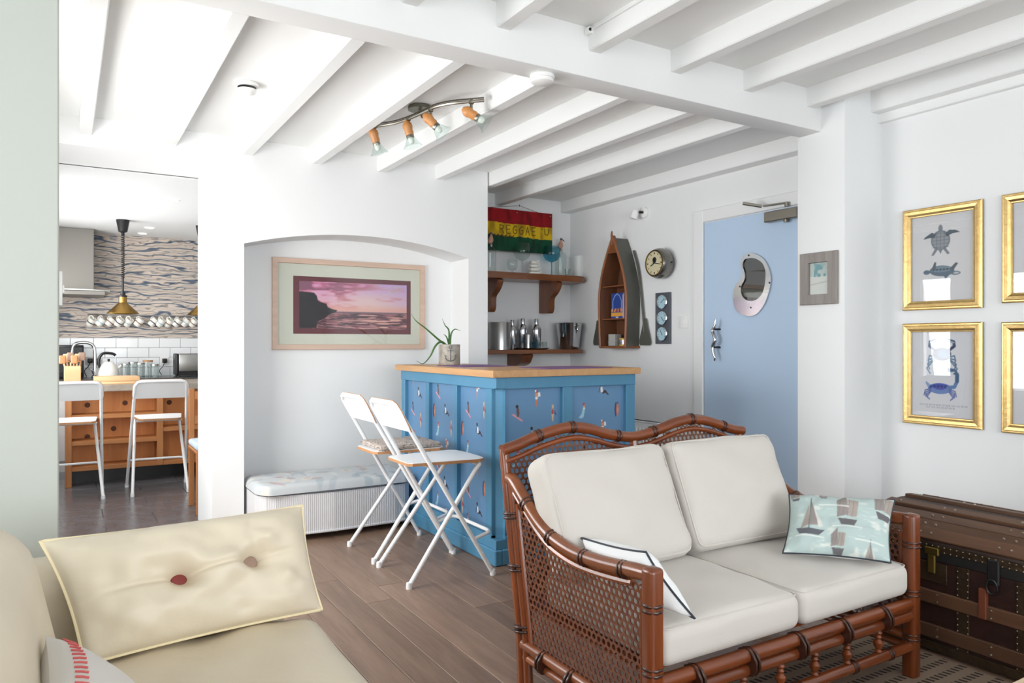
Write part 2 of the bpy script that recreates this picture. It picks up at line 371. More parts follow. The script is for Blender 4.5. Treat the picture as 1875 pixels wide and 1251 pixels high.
# ------------------------------------------------------------------ printed pictures (colour per vertex of a fine grid)
class Canvas:
    def __init__(self, nx, ny, bg):
        self.nx, self.ny = nx, ny; self.a = np.ones((ny, nx, 3))*np.array(bg, float)
        self.X, self.Y = np.meshgrid((np.arange(nx)+0.5)/nx, (np.arange(ny)+0.5)/ny)   # Y runs up
    def mix(self, mask, col): self.a += np.clip(mask, 0, 1)[..., None]*(np.array(col, float)-self.a)
    def poly(self, pts, col, alpha=1.0):
        n = len(pts); px = [p[0] for p in pts]; py = [p[1] for p in pts]
        i0 = max(0, int(min(px)*self.nx)-2); i1 = min(self.nx, int(max(px)*self.nx)+3); j0 = max(0, int(min(py)*self.ny)-2); j1 = min(self.ny, int(max(py)*self.ny)+3)
        if i1 <= i0 or j1 <= j0: return self
        X = self.X[j0:j1, i0:i1]; Y = self.Y[j0:j1, i0:i1]; acc = np.zeros_like(X)
        for ox, oy in ((-.25, -.25), (.25, -.25), (-.25, .25), (.25, .25)):
            x = X+ox/self.nx; y = Y+oy/self.ny; ins = np.zeros(x.shape, bool)
            for i in range(n):
                x1, y1 = pts[i]; x2, y2 = pts[(i+1) % n]
                if y1 == y2: continue
                ins ^= ((y1 > y) != (y2 > y)) & (x < (x2-x1)*(y-y1)/(y2-y1)+x1)
            acc += ins
        self.a[j0:j1, i0:i1] += (acc/4*alpha)[..., None]*(np.array(col, float)-self.a[j0:j1, i0:i1]); return self
    def ell(self, cx, cy, rx, ry, col, alpha=1.0, rot=0.0):
        c, s = math.cos(rot), math.sin(rot); dx = (self.X-cx); dy = (self.Y-cy)*self.ny/self.nx
        ry2 = ry*self.ny/self.nx; u = (dx*c+dy*s)/rx; v = (-dx*s+dy*c)/ry2
        d = np.sqrt(u*u+v*v); self.mix(np.clip((1-d)*min(rx, ry2)*self.nx+0.5, 0, 1)*alpha, col); return self
    def line(self, pts, wd, col, alpha=1.0):
        asp = self.ny/self.nx; best = np.full(self.X.shape, 9.0)
        for (x1, y1), (x2, y2) in zip(pts[:-1], pts[1:]):
            dx, dy = x2-x1, (y2-y1)*asp; L = dx*dx+dy*dy+1e-12
            t = np.clip(((self.X-x1)*dx+(self.Y-y1)*asp*dy)/L, 0, 1)
            best = np.minimum(best, np.hypot(self.X-x1-t*dx, (self.Y-y1)*asp-t*dy))
        self.mix(np.clip((wd/2-best)*self.nx+0.5, 0, 1)*alpha, col); return self
    def cols(self):
        a = np.clip(self.a, 0, 255)/255.0; a = np.where(a <= 0.04045, a/12.92, ((a+0.055)/1.055)**2.4)
        return np.concatenate([a, np.ones(a.shape[:2]+(1,))], -1)
def vnoise(nx, ny, fx, fy, seed=0):
    g = np.random.default_rng(seed).random((fy+2, fx+2)); x = np.linspace(0, fx, nx); y = np.linspace(0, fy, ny)
    xi = x.astype(int); yi = y.astype(int); tx = x-xi; ty = (y-yi)[:, None]; tx = tx*tx*(3-2*tx); ty = ty*ty*(3-2*ty)
    return (g[yi][:, xi]*(1-tx)+g[yi][:, xi+1]*tx)*(1-ty)+(g[yi+1][:, xi]*(1-tx)+g[yi+1][:, xi+1]*tx)*ty
def print_mesh(name, cv, P, parent, material='print'):
    """P(u,v)->world point"""
    off = Vector((0, 0, 0)); q = parent
    while q is not None: off += Vector(q.location); q = q.parent
    nx, ny = cv.nx, cv.ny; o0 = Vector(P(0, 0)); ex = Vector(P(1, 0))-o0; ey = Vector(P(0, 1))-o0
    us = np.linspace(0, 1, nx); vs = np.linspace(0, 1, ny); U, V = np.meshgrid(us, vs)
    co = np.array(o0-off)[None, None]+U[..., None]*np.array(ex)+V[..., None]*np.array(ey)
    return grid_obj(name, co, cv.cols(), parent, material)
def grid_obj(name, co, cols, parent, material, smooth=False):
    ny, nx = co.shape[:2]; i = np.arange(nx*ny).reshape(ny, nx)
    f = np.stack([i[:-1, :-1], i[:-1, 1:], i[1:, 1:], i[1:, :-1]], -1).reshape(-1, 4)
    me = bpy.data.meshes.new(name); me.vertices.add(nx*ny); me.vertices.foreach_set('co', co.reshape(-1).astype(np.float32))
    me.loops.add(f.size); me.loops.foreach_set('vertex_index', f.reshape(-1).astype(np.int32))
    me.polygons.add(len(f)); me.polygons.foreach_set('loop_start', np.arange(0, f.size, 4, dtype=np.int32))
    me.polygons.foreach_set('use_smooth', [smooth]*len(f)); me.update(calc_edges=True)
    ca = me.color_attributes.new('Col', 'FLOAT_COLOR', 'POINT'); ca.data.foreach_set('color', cols.reshape(-1).astype(np.float32))
    me.materials.append(M[material]); o = bpy.data.objects.new(name, me); C.objects.link(o)
    if parent is not None: o.parent = parent
    return o
# ================================================================== the setting
HB = 2.35; YW = 4.77; YB0, YB1 = 2.60, 2.745; XR = 3.90; XC = 3.57; YS = 5.425; CEIL_B = 2.45; CEIL_N = 2.57; CEIL_K = 2.285; XL = -2.0; XD = -0.36; YR = -2.6; YK = 8.5; XP = -0.018
def struct(mb, name, material, parent=None):
    o = mb.build(name, material, parent); tag(o, kind='structure'); return o
sub = struct(MB().box(XL-.1, XR+.12, YR-.1, YS+.1, -0.10, -0.012), 'floor', 'floor_gap')
# oak boards: three lengths, shared meshes, one object per board
BW = 0.132; board_mesh = {}
def board(L):
    L = round(L, 2)
    if L not in board_mesh:
        o = MB().bbox(-BW/2+.0012, BW/2-.0012, 0.0012, L-.0012, -0.012, 0.0, 0.0015).build('floor_board', 'floor_oak'); board_mesh[L] = o.data; bpy.data.objects.remove(o)
    return board_mesh[L]
ncol = int((XR-XL)/BW)+1
for i in range(ncol):
    x = XL+BW/2+i*BW; y = YR-random.choice((0, .6, 1.1, 1.5)); xs = x
    yend = YW+.02 if x < 0.80 else (YW+.30 if x < 2.60 else YS+.03)
    while y < yend-.05:
        L = random.choice((1.8, 2.2, 2.6))
        if yend-y-L < 0.3: L = yend-y
        o = bpy.data.objects.new('floor_board', board(L)); C.objects.link(o); o.parent = sub; o.location = (xs, y, 0); y += round(L, 2)
kf = struct(MB().box(XD-.1, 2.6, YW+.02, YK+.1, -0.10, -0.008), 'floor_kitchen', 'grout_dark')
tms = {}
def tile_mesh(w_):
    w_ = round(w_, 3)
    if w_ not in tms:
        o = MB().bbox(0.002, w_-.002, 0.002, 0.298, -0.008, 0.0, 0.0015).build('floor_tile', 'slate'); tms[w_] = o.data; bpy.data.objects.remove(o)
    return tms[w_]
for r in range(12):
    for k in range(-1, 5):
        x = -0.08+k*0.6+(0.3 if r % 2 else 0); y = YW+.03+r*0.3; xe = x+.6
        if y < 5.2: xe = min(xe, .78)
        x = max(x, XD-.02); xe = min(xe, 2.55)
        if xe-x < .05: continue
        o = bpy.data.objects.new('floor_tile', tile_mesh(xe-x)); C.objects.link(o); o.parent = kf; o.location = (x, y, 0)
# wall with the arched alcove and the wide kitchen opening
XJ, XA0, XA1, XE, YA, YW2 = 0.760, 0.947, 2.518, 2.678, 5.066, 5.32
mb = MB(); mb.box(XJ, XA0, YW, YW2, -.02, CEIL_B+.05); mb.box(XA1, XE, YW, YS, -.02, CEIL_B+.05); mb.box(XA0, XA1, YA, YW2, -.02, CEIL_B+.05)
zs, zc, na = 1.80, 1.905, 28; hw = (XA1-XA0)/2; R = (hw*hw+(zc-zs)**2)/(2*(zc-zs)); arch = []
for i in range(na+1):
    x = XA0+(XA1-XA0)*i/na; arch.append((x, zc-R+math.sqrt(max(R*R-(x-XA0-hw)**2, 0))))
for (xa, za), (xb, zb) in zip(arch[:-1], arch[1:]):
    mb.add([(xa, YW, za), (xb, YW, zb), (xb, YW, CEIL_B+.05), (xa, YW, CEIL_B+.05), (xa, YA, za), (xb, YA, zb)], [(0, 1, 2, 3), (0, 4, 5, 1)])
mb.box(XD-.05, XJ, YW, YW2, CEIL_K, CEIL_B+.05)
struct(mb, 'wall_back', 'wall')
struct(MB().box(XE-.3, XR+.12, YS, YS+.12, -.02, CEIL_B+.05), 'wall_bar', 'wall')
struct(MB().box(XR, XR+.12, YR, YS+.05, -.02, CEIL_N+.05), 'wall_right', 'wall')
struct(MB().bbox(XC, XR+.02, 2.455, 2.755, -.02, CEIL_N+.02, 0.008, 2), 'wall_column', 'wall')
struct(MB().bbox(XL-.1, XP, YB0, YB1+.11, -.02, CEIL_N+.02, 0.008, 2), 'wall_pier', 'pier_paint')
struct(MB().bbox(XL, XC+.02, YB0, YB1, HB, CEIL_N+.05, 0.008, 2), 'trim_1', 'paint_white')
def holed(name, axis, pos, th, a0, a1, z1, holes):
    """wall panel in the plane axis=pos with window holes (a,b,z0,z1)"""
    mb = MB(); cur = a0
    def bx(p, q, z0, z2):
        if q-p < 1e-4: return
        if axis == 'x': mb.box(pos-th, pos, p, q, z0, z2)
        else: mb.box(p, q, pos-th, pos, z0, z2)
    for (p, q, z0, z2) in holes:
        bx(cur, p, -.02, z1); bx(p, q, -.02, z0); bx(p, q, z2, z1); cur = q
    bx(cur, a1, -.02, z1); return struct(mb, name, 'wall')
WL = [(XL, -0.8, 1.2, 0.7, 2.2), (XD, 2.95, 4.09, 0.66, 1.90), (XD, 4.33, 4.67, 0.66, 1.90), (XD, 5.7, 7.8, 0.85, 1.95)]
holed('wall_left', 'x', XL, .1, YR, YB0+.02, CEIL_N+.05, [WL[0][1:]])
holed('wall_dining', 'x', XD, .1, YB1+.10, YK, CEIL_N-.02, [q[1:] for q in WL[1:]])
holed('wall_rear', 'y', YR, .1, XL-.1, XR+.12, CEIL_N+.05, [(-0.4, 3.0, 0.65, 2.25)])
for k, (xw, p, q, z0, z1) in enumerate(WL):
    mb = MB(); e = .05 if q-p > .5 else .025
    for a, b in ((p, p+e), (q-e, q))+((((p+q)/2-.03, (p+q)/2+.03),) if q-p > 1.5 else ()): mb.box(xw-.08, xw-.02, a, b, z0, z1)
    mb.box(xw-.08, xw-.02, p, q, z0, z0+e); mb.box(xw-.08, xw-.02, p, q, z1-e, z1); struct(mb, 'window_%d' % (k+1), 'gloss_white')
mb = MB()
for i in range(4): x = -0.4+3.4*i/3; mb.box(x-.03 if i else x, x+.03 if i < 3 else x, YR-.08, YR-.02, .65, 2.25)
mb.box(-.4, 3.0, YR-.08, YR-.02, .65, .71); mb.box(-.4, 3.0, YR-.08, YR-.02, 2.19, 2.25); struct(mb, 'window_5', 'gloss_white')
# ceilings with painted joists
cb = struct(MB().box(XD-.1, XR+.12, YB1-.05, YS+.1, CEIL_B, CEIL_B+.1), 'ceiling', 'paint_white')
cn = struct(MB().box(XL-.1, XR+.12, YR-.1, YB0+.05, CEIL_N, CEIL_N+.1), 'ceiling_lounge', 'paint_white')
struct(MB().box(XD-.1, 2.6, YW2-.02, YK+.1, CEIL_K, CEIL_K+.1), 'ceiling_kitchen', 'wall')
jb = MB().bbox(0, .065, 0, YW+.02-YB1, HB, CEIL_B+.01, 0.005).build('joist', 'paint_white'); jm = jb.data; bpy.data.objects.remove(jb)
jl = MB().bbox(0, .065, 0, YS+.02-YB1, HB, CEIL_B+.01, 0.005).build('joist', 'paint_white'); jlm = jl.data; bpy.data.objects.remove(jl)
for x in (-.35, .065, .50, .935, 1.37, 1.815, 2.253, 2.69, 3.115):
    o = bpy.data.objects.new('joist', jlm if x > 2.65 else jm); C.objects.link(o); o.parent = cb; o.location = (x, YB1-.01, 0)
MB().bbox(3.795, XR+.02, YB1-.01, YS+.02, HB, CEIL_B+.01, .005).build('joist', 'paint_white', cb)
nj = MB().bbox(0, .07, YR-.02, YB0+.01, 2.468, CEIL_N+.01, 0.005).build('joist', 'paint_white'); njm = nj.data; bpy.data.objects.remove(nj)
for u, v in ((735, 8), (909, 54), (1077.7, 97), (1227.5, 131.5), (1360.6, 162), (1476.7, 182)):
    o = bpy.data.objects.new('joist', njm); C.objects.link(o); o.parent = cn; o.location = (ony(u, v, YB0).x, 0, 0)
for x in (0.95, 0.45, -.05, -.55, -1.05, -1.55):
    o = bpy.data.objects.new('joist', njm); C.objects.link(o); o.parent = cn; o.location = (x, 0, 0)
MB().bbox(3.80, XR+.02, YR-.02, 2.46, 2.455, CEIL_N+.01, .005).build('joist', 'paint_white', cn)
struct(MB().bbox(XR-.035, XR+.02, YR, 2.46, 2.405, 2.457, .004), 'trim_2', 'paint_white')
# kitchen back wall: waved wallpaper above white metro tiles
struct(MB().box(XD-.1, 2.6, YK, YK+.1, -.02, CEIL_K+.05), 'wall_kitchen', 'wave_paper')
struct(MB().box(2.5, 2.6, YW2-.1, YK, -.02, CEIL_K+.05), 'wall_kitchen_right', 'wall')
tl = struct(MB().box(XD, 2.5, YK-.006, YK, .84, 1.235), 'trim_3', 'grout')
t0 = MB().bbox(-.1+.0015, .1-.0015, -.008, 0, .0015, .0985, .003).build('tile', 'tile_white'); t0m = t0.data; bpy.data.objects.remove(t0)
for r in range(4):
    for k in range(18):
        x = -.26+k*.2+(.1 if r % 2 else 0)
        if x+.1 > 2.5 or x-.1 < XD: continue
        o = bpy.data.objects.new('tile', t0m); C.objects.link(o); o.parent = tl; o.location = (x, YK-.006, 1.235-.1*(r+1)+.0)
# blue door in the right wall with its architrave
DY1, DY0, DZ = 3.78, 2.93, 2.035
mb = MB(); mb.bbox(XR-.022, XR+.005, DY1+.006, DY1+.095, 0, DZ+.095, .006); mb.bbox(XR-.022, XR+.005, 2.76, DY1+.006, DZ+.006, DZ+.095, .006); mb.bbox(XR-.022, XR+.005, 2.76, DY0-.006, 0, DZ+.006, .006)
dr = struct(MB().bbox(XR-.012, XR+.03, DY0, DY1, .005, DZ, .003), 'door_1', 'door_blue')
o = mb.build('door_frame', 'paint_white', dr)
def pxl(L, x): return [onx(1070+a/3.68, 340+b/3.68, x) for a, b in L]
outer = catmull(pxl([(1120, 455), (1075, 480), (1060, 530), (1075, 580), (1055, 640), (1030, 670), (1010, 740), (1020, 810), (1050, 855), (1110, 880), (1170, 865), (1220, 800), (1250, 720), (1265, 640), (1255, 570), (1220, 500), (1170, 465)], XR-.012), 4, True)
inn = catmull(pxl([(1125, 490), (1088, 500), (1076, 540), (1090, 590), (1088, 635), (1066, 680), (1066, 725), (1085, 760), (1115, 776), (1160, 773), (1200, 740), (1222, 685), (1230, 620), (1228, 570), (1210, 525), (1175, 498), (1150, 490)], XR-.012), 4, True)
po = MB().ringprism(outer, inn, (-.014, 0, 0)).build('porthole_rim', 'chrome', dr)
MB().prism([p+Vector((-.001, 0, 0)) for p in inn], (-.004, 0, 0)).build('porthole_glass', 'port_glass', po)
dm = MB().prism([p+Vector((.0, 0, 0)) for p in inn], (-.0008, 0, 0)); dm.build('porthole_view', mat('port_view', (112, 112, 112), .8, var=((168, 164, 160), 3, .6)), po)
for a, b in ((1108, 470), (1248, 655), (1122, 822), (1048, 680)):
    p = onx(1070+a/3.68, 340+b/3.68, XR-.026); MB().lathe([(.006, 0), (.006, .002), (.003, .004)], p, (-1, 0, 0), 8).build('screw', 'dark_metal', po)
hp = [onx(u, v, XR-.065) for u, v in ((1310, 583), (1309, 596), (1304.5, 606), (1308, 615), (1309.5, 624), (1305, 634), (1306, 644), (1309, 655), (1308, 661))]
hd = MB().tube(catmull(hp, 4), [.005+.009*math.sin(math.pi*min(1, i/32)) for i in range(33)], 10).build('door_handle', 'chrome', dr)
mb = MB()
for v in (603, 636): p = onx(1308.5, v, XR-.065); mb.tube([p, p+Vector((.055, 0, 0))], .007, 8)
mb.build('mount', 'dark_metal', hd)
cl = MB().bbox(XR-.07, XR-.012, 2.96, 3.21, 1.955, 2.02, .004).build('door_closer', 'nickel', dr)
MB().tube([(XR-.04, 3.06, 1.958), (XR-.04, 3.06, 1.94)], .016, 10).build('screw_cap', 'nickel', cl)
mb = MB().tube([(XR-.04, 3.05, 2.035), (XR-.04, 3.05, 2.06)], .012, 8); mb.bbox(XR-.20, XR-.03, 3.045, 3.07, 2.056, 2.066, .003)
mb.xf(Matrix.Translation((XR-.04, 3.055, 0)) @ Matrix.Rotation(math.radians(-78), 4, 'Z') @ Matrix.Translation((-(XR-.04), -3.055, 0)))
mb.tube([(XR-.075, 3.22, 2.061), (XR-.16, 3.30, 2.085)], .011, 6); mb.build('closer_arm', 'nickel', cl)
# ================================================================== bar counter
BX, BY, BX1, BY1, BZ = 1.953, 3.384, 2.909, 4.676, 0.999
bar = thing('bar_counter', 'blue panelled corner bar with a wooden top and printed swimmers on its panels', 'bar counter', (2.4, 4.0, 0))
LD = 0.50   # leg depth
top = [(BX-.035, BY-.03), (BX1+.02, BY-.03), (BX1+.02, BY+LD), (BX+LD, BY+LD), (BX+LD, BY1+.035), (BX-.035, BY1+.035)]
bm = bmesh.new(); vs = [bm.verts.new((x, y, BZ)) for x, y in top]; f = bm.faces.new(vs); r = bmesh.ops.extrude_face_region(bm, geom=[f])
for v in [e for e in r['geom'] if isinstance(e, bmesh.types.BMVert)]: v.co.z += .037
bmesh.ops.bevel(bm, geom=bm.edges[:], offset=.003, segments=2, affect='EDGES')
MB().bm(bm).build('worktop', 'oak_top', bar)
D = 0.028  # panel recess
mb = MB(); mb.box(BX+D, BX+LD-.02, BY+.06, BY1-.002, .0, BZ); mb.box(BX+.06, BX1-.002, BY+D, BY+LD-.02, .0, BZ); mb.build('carcass', 'bar_blue', bar)
def pl(u): return onx(u, 700, BX).y          # left face: image column -> y
def pf(u): return ony(u, 700, BY).x          # front face: image column -> x
CH = 0.055  # chamfered corner
mb = MB()
# left face stiles, rails
stl = [(BY1, pl(741)), (pl(779), pl(784.5)), (pl(831), pl(836)), (pl(889), BY+CH)]
for a, b in stl: MB().bbox(BX, BX+D+.005, min(a, b), max(a, b), .10, .955, .003).build('stile', 'bar_blue', bar)
MB().bbox(BX-.004, BX+D+.005, BY+CH*.3, BY1, .935, BZ, .003).build('rail', 'bar_blue', bar)
MB().bbox(BX-.004, BX+D+.005, BY+CH, BY1, .03, .15, .003).build('rail', 'bar_blue', bar)
MB().bbox(BX-.018, BX+D-.0005, BY-.018, BY1, 0, .085, .006).build('plinth', 'bar_blue', bar)
stf = [(BX+CH, pf(925)), (pf(1031), pf(1049)), (pf(1147), BX1)]
for a, b in stf: MB().bbox(a, b, BY, BY+D+.005, .10, .955, .003).build('stile', 'bar_blue', bar)
MB().bbox(BX+CH*.3, BX1, BY-.004, BY+D+.005, .935, BZ, .003).build('rail', 'bar_blue', bar)
MB().bbox(BX+CH, BX1, BY-.004, BY+D+.005, .03, .15, .003).build('rail', 'bar_blue', bar)
MB().bbox(BX+D, BX1, BY-.018, BY+D, 0, .085, .006).build('plinth', 'bar_blue', bar)
MB().prism([(BX+CH*.45, BY+CH, .10), (BX+CH, BY+CH*.45, .10), (BX+CH+.02, BY+CH*.45+.03, .10), (BX+CH*.45+.03, BY+CH+.02, .10)], (0, 0, .86)).build('corner_chamfer', 'bar_blue', bar)
MB().bbox(BX-.006, BX+CH, BY-.006, BY+CH, .084, .135, .002).build('corner_stop', 'bar_blue', bar)
MB().bbox(BX-.006, BX+CH, BY-.006, BY+CH, .940, BZ-.001, .002).build('corner_stop', 'bar_blue', bar)
pans = []   # (which face, start, end)
for (a, b), (c, d) in zip(stl[:-1], stl[1:]): pans.append(('l', b, c))
for (a, b), (c, d) in zip(stf[:-1], stf[1:]): pans.append(('f', b, c))
# the printed swimmers, drawn as flat ink shapes on the panels (unit: 1 = figure height)
def oval(cx, cy, rx, ry, n=10, rot=0): return [(cx+math.cos(t)*rx*math.cos(rot)-math.sin(t)*ry*math.sin(rot), cy+math.cos(t)*rx*math.sin(rot)+math.sin(t)*ry*math.cos(rot)) for t in [2*math.pi*i/n for i in range(n)]]
INK = dict(dk=(48, 34, 38), skin=(206, 148, 122), brown=(104, 76, 70), pink=(226, 150, 160), white=(236, 228, 224), red=(170, 70, 70), blonde=(206, 176, 140), pale=(156, 200, 216), navy=(44, 72, 120), orange=(196, 118, 88))
FIG = {
 'surf': [('pink', [(-.35, -.1), (-.28, -.02), (.36, -.42), (.4, -.5), (.3, -.5)]), ('brown', oval(.05, .12, .1, .2)), ('brown', [(0, -.02), (.18, .05), (.12, -.2), (-.02, -.25)]), ('dk', oval(0, .38, .1, .11))],
 'sit': [('white', [(-.12, .25), (.05, .25), (.08, -.1), (-.08, -.12)]), ('dk', oval(-.1, .4, .09, .11)), ('dk', [(-.08, -.1), (.06, -.12), (.2, .06), (.28, .04), (.55, -.25), (.5, -.3), (.26, -.12), (.12, -.2)]), ('dk', [(-.14, .25), (-.1, .25), (-.24, -.1), (-.28, -.1)])],
 'towel': [('skin', oval(-.04, .3, .1, .14)), ('red', [(-.14, .48), (.06, .48), (.06, .36), (-.14, .3)]), ('white', [(-.13, .5), (-.03, .5), (-.05, .38), (-.13, .36)]), ('white', [(.08, .35), (.22, .36), (.26, .12), (.08, .08)]), ('skin', [(-.13, .2), (.06, .2), (.04, -.1), (-.1, -.1)]), ('white', oval(-.03, .02, .1, .08)), ('orange', [(-.1, -.08), (.04, -.08), (0, -.5), (-.07, -.5)])],
 'blonde': [('blonde', oval(0, .4, .08, .13)), ('skin', [(-.12, .25), (.1, .25), (.08, -.05), (-.1, -.05)]), ('red', oval(-.02, .08, .08, .16)), ('navy', [(.1, .2), (.26, -.08), (.2, -.14), (.1, .02)]), ('blonde', [(-.1, -.06), (.08, -.06), (.03, -.5), (-.05, -.5)])],
 'lilo': [('pale', [(-.02, .16), (.16, .12), (.04, -.4), (-.1, -.5), (-.36, -.44), (-.12, -.2)]), ('skin', oval(.06, .28, .08, .14)), ('red', oval(.04, .4, .09, .09)), ('white', oval(.07, .14, .07, .06))],
 'board': [('navy', oval(-.08, 0, .1, .48)), ('orange', oval(.06, 0, .11, .46)), ('skin', oval(.08, -.05, .06, .2)), ('brown', oval(.06, .42, .06, .08))],
}
def figs(pan, items, h):
    side, p0, p1 = pan; L = abs(p1-p0); z0, z1 = .15, .935; nx = int(L/.0026); ny = int((z1-z0)/.0026); cv = Canvas(nx, ny, (98, 140, 178))
    for kind, u, v in items:
        if side == 'f': q = ony(u, v, BY+D-.001); cx = (q.x-p0)/L
        else: q = onx(u, v, BX+D-.001); cx = (p0-q.y)/L
        cy = (q.z-z0)/(z1-z0)
        for ink, pts in FIG[kind]: cv.poly([(cx+a*h/L, cy+b*h/(z1-z0)) for a, b in pts], INK[ink])
    if side == 'f': o = print_mesh('panel', cv, lambda a, b: (p0+a*L, BY+D-.001, z0+b*(z1-z0)), bar, 'gloss_print')
    else: o = print_mesh('panel', cv, lambda a, b: (BX+D-.001, p0-a*L, z0+b*(z1-z0)), bar, 'gloss_print')
    o['label'] = 'blue panel printed with small bathers and surfers'
fr1 = [('surf', 947, 757), ('towel', 983, 730), ('blonde', 1012, 757), ('sit', 976, 797), ('surf', 1000, 850), ('lilo', 947, 840), ('towel', 980, 885), ('board', 1015, 915), ('sit', 950, 935)]
fr2 = [('lilo', 1068, 752), ('sit', 1102, 716), ('board', 1129, 750), ('towel', 1104, 783), ('surf', 1070, 830), ('blonde', 1128, 850), ('sit', 1100, 880), ('lilo', 1068, 910)]
figs(pans[3], fr1, 0.092); figs(pans[4], fr2, 0.092)
figs(pans[0], [('sit', 767, 722), ('towel', 757, 697), ('surf', 756, 748), ('blonde', 770, 770), ('lilo', 758, 800), ('sit', 768, 845), ('towel', 757, 880)], 0.092)
figs(pans[1], [('surf', 802, 717), ('board', 795, 752), ('sit', 816, 754), ('lilo', 802, 785), ('towel', 818, 818), ('blonde', 826, 785), ('surf', 803, 850), ('sit', 815, 886), ('lilo', 801, 912), ('towel', 818, 945)], 0.092)
figs(pans[2], [('towel', 874, 716), ('surf', 857, 750), ('blonde', 886, 752), ('sit', 875, 790), ('lilo', 856, 820), ('board', 847, 785), ('towel', 875, 858), ('surf', 857, 895), ('sit', 875, 935), ('lilo', 856, 953), ('board', 886, 895), ('blonde', 847, 925)], 0.092)
# things on the bar
def curve_leaf(P, w0):
    P = catmull(P, 5); n = len(P); mb = MB(); mb.tube(P, [max(.0012, w0*(1-(i/(n-1))**1.6)) for i in range(n)], 8); return mb
pp = onz(823, 668, BZ+.037); PX, PY, PZ = pp.x, pp.y, BZ+.037
pot = thing('potted_aloe', 'spiky aloe plant in a stoneware pot with an anchor on the bar', 'potted plant', (PX, PY, PZ))
pr = .072; ph = .138
mb = MB().lathe([(pr*.96, 0), (pr, .004), (pr, ph-.003), (pr-.004, ph), (pr-.01, ph-.004), (pr-.012, ph-.02)], (PX, PY, PZ), n=36, cap=False); mb.lathe([(0, .001), (pr*.95, .001)], (PX, PY, PZ), n=36, cap=False)
mb.build('pot', mat('stoneware', (206, 200, 186), .45, var=((128, 124, 118), 16, .45)), pot)
MB().lathe([(pr-.011, ph-.018), (.0, ph-.012)], (PX, PY, PZ), n=20, cap=False).build('soil', 'soil', pot)
ang0 = math.atan2(-PY, -PX)   # anchor faces the room
def onpot(a, z): t = ang0+.10+a/pr; return (PX+(pr+.001)*math.cos(t), PY+(pr+.001)*math.sin(t), PZ+z)
mb = MB(); mb.tube([onpot(0, .105), onpot(0, .03)], .003, 6); mb.tube([onpot(a/1000, .118+.010*math.sin(t)) for a, t in [(9*math.cos(q), q) for q in [i*math.pi/6 for i in range(13)]]], .0022, 6)
mb.tube([onpot(a, .095) for a in (-.02, 0, .02)], .0025, 6); mb.tube([onpot(.036*math.sin(q), .058-.032*math.cos(q)) for q in [(-1.3+2.6*i/12) for i in range(13)]], .003, 6)
for s in (-1, 1): mb.tube([onpot(s*.034, .05), onpot(s*.040, .066), onpot(s*.026, .058)], .0022, 6)
mb.build('anchor_emblem', 'slate_board', pot)
def tv(u, v, dy=0): r = ony(u, v, PY+dy); return r
for P, w0 in ((((821, 630), (803, 622), (780, 602), (762, 588), (753, 575)), .008), (((822, 630), (822, 606), (815, 596), (810, 584)), .007), (((824, 630), (826, 612), (833, 603), (843, 606)), .007), (((819, 630), (808, 626), (797, 634), (788, 652), (775, 666), (763, 661)), .009), (((823, 630), (818, 618), (812, 612)), .007)):
    Q = [tv(u, v, (0.0 if i == 0 else -.015*i)) for i, (u, v) in enumerate(P)]; Q[0].z = PZ+ph-.016
    for q in Q: q.z = max(q.z, PZ+.010) if (Vector((q.x-PX, q.y-PY))).length > pr else q.z
    curve_leaf(Q, w0).build('leaf', 'aloe', pot)
def mat_rect(name, x0, x1, y0, y1, label):
    mb = MB().bbox(x0, x1, y0, y1, BZ+.0371, BZ+.0405, .001)
    return solo(mb, name, 'purple', label, 'bar mat', 'purple mats on the bar')
mat_rect('bar_mat', 2.05, 2.40, 3.95, 4.32, 'flat purple bar mat on the wooden bar top beside the aloe pot')
mat_rect('bar_mat', 2.30, 2.75, 3.40, 3.72, 'flat purple bar mat on the front length of the bar top')

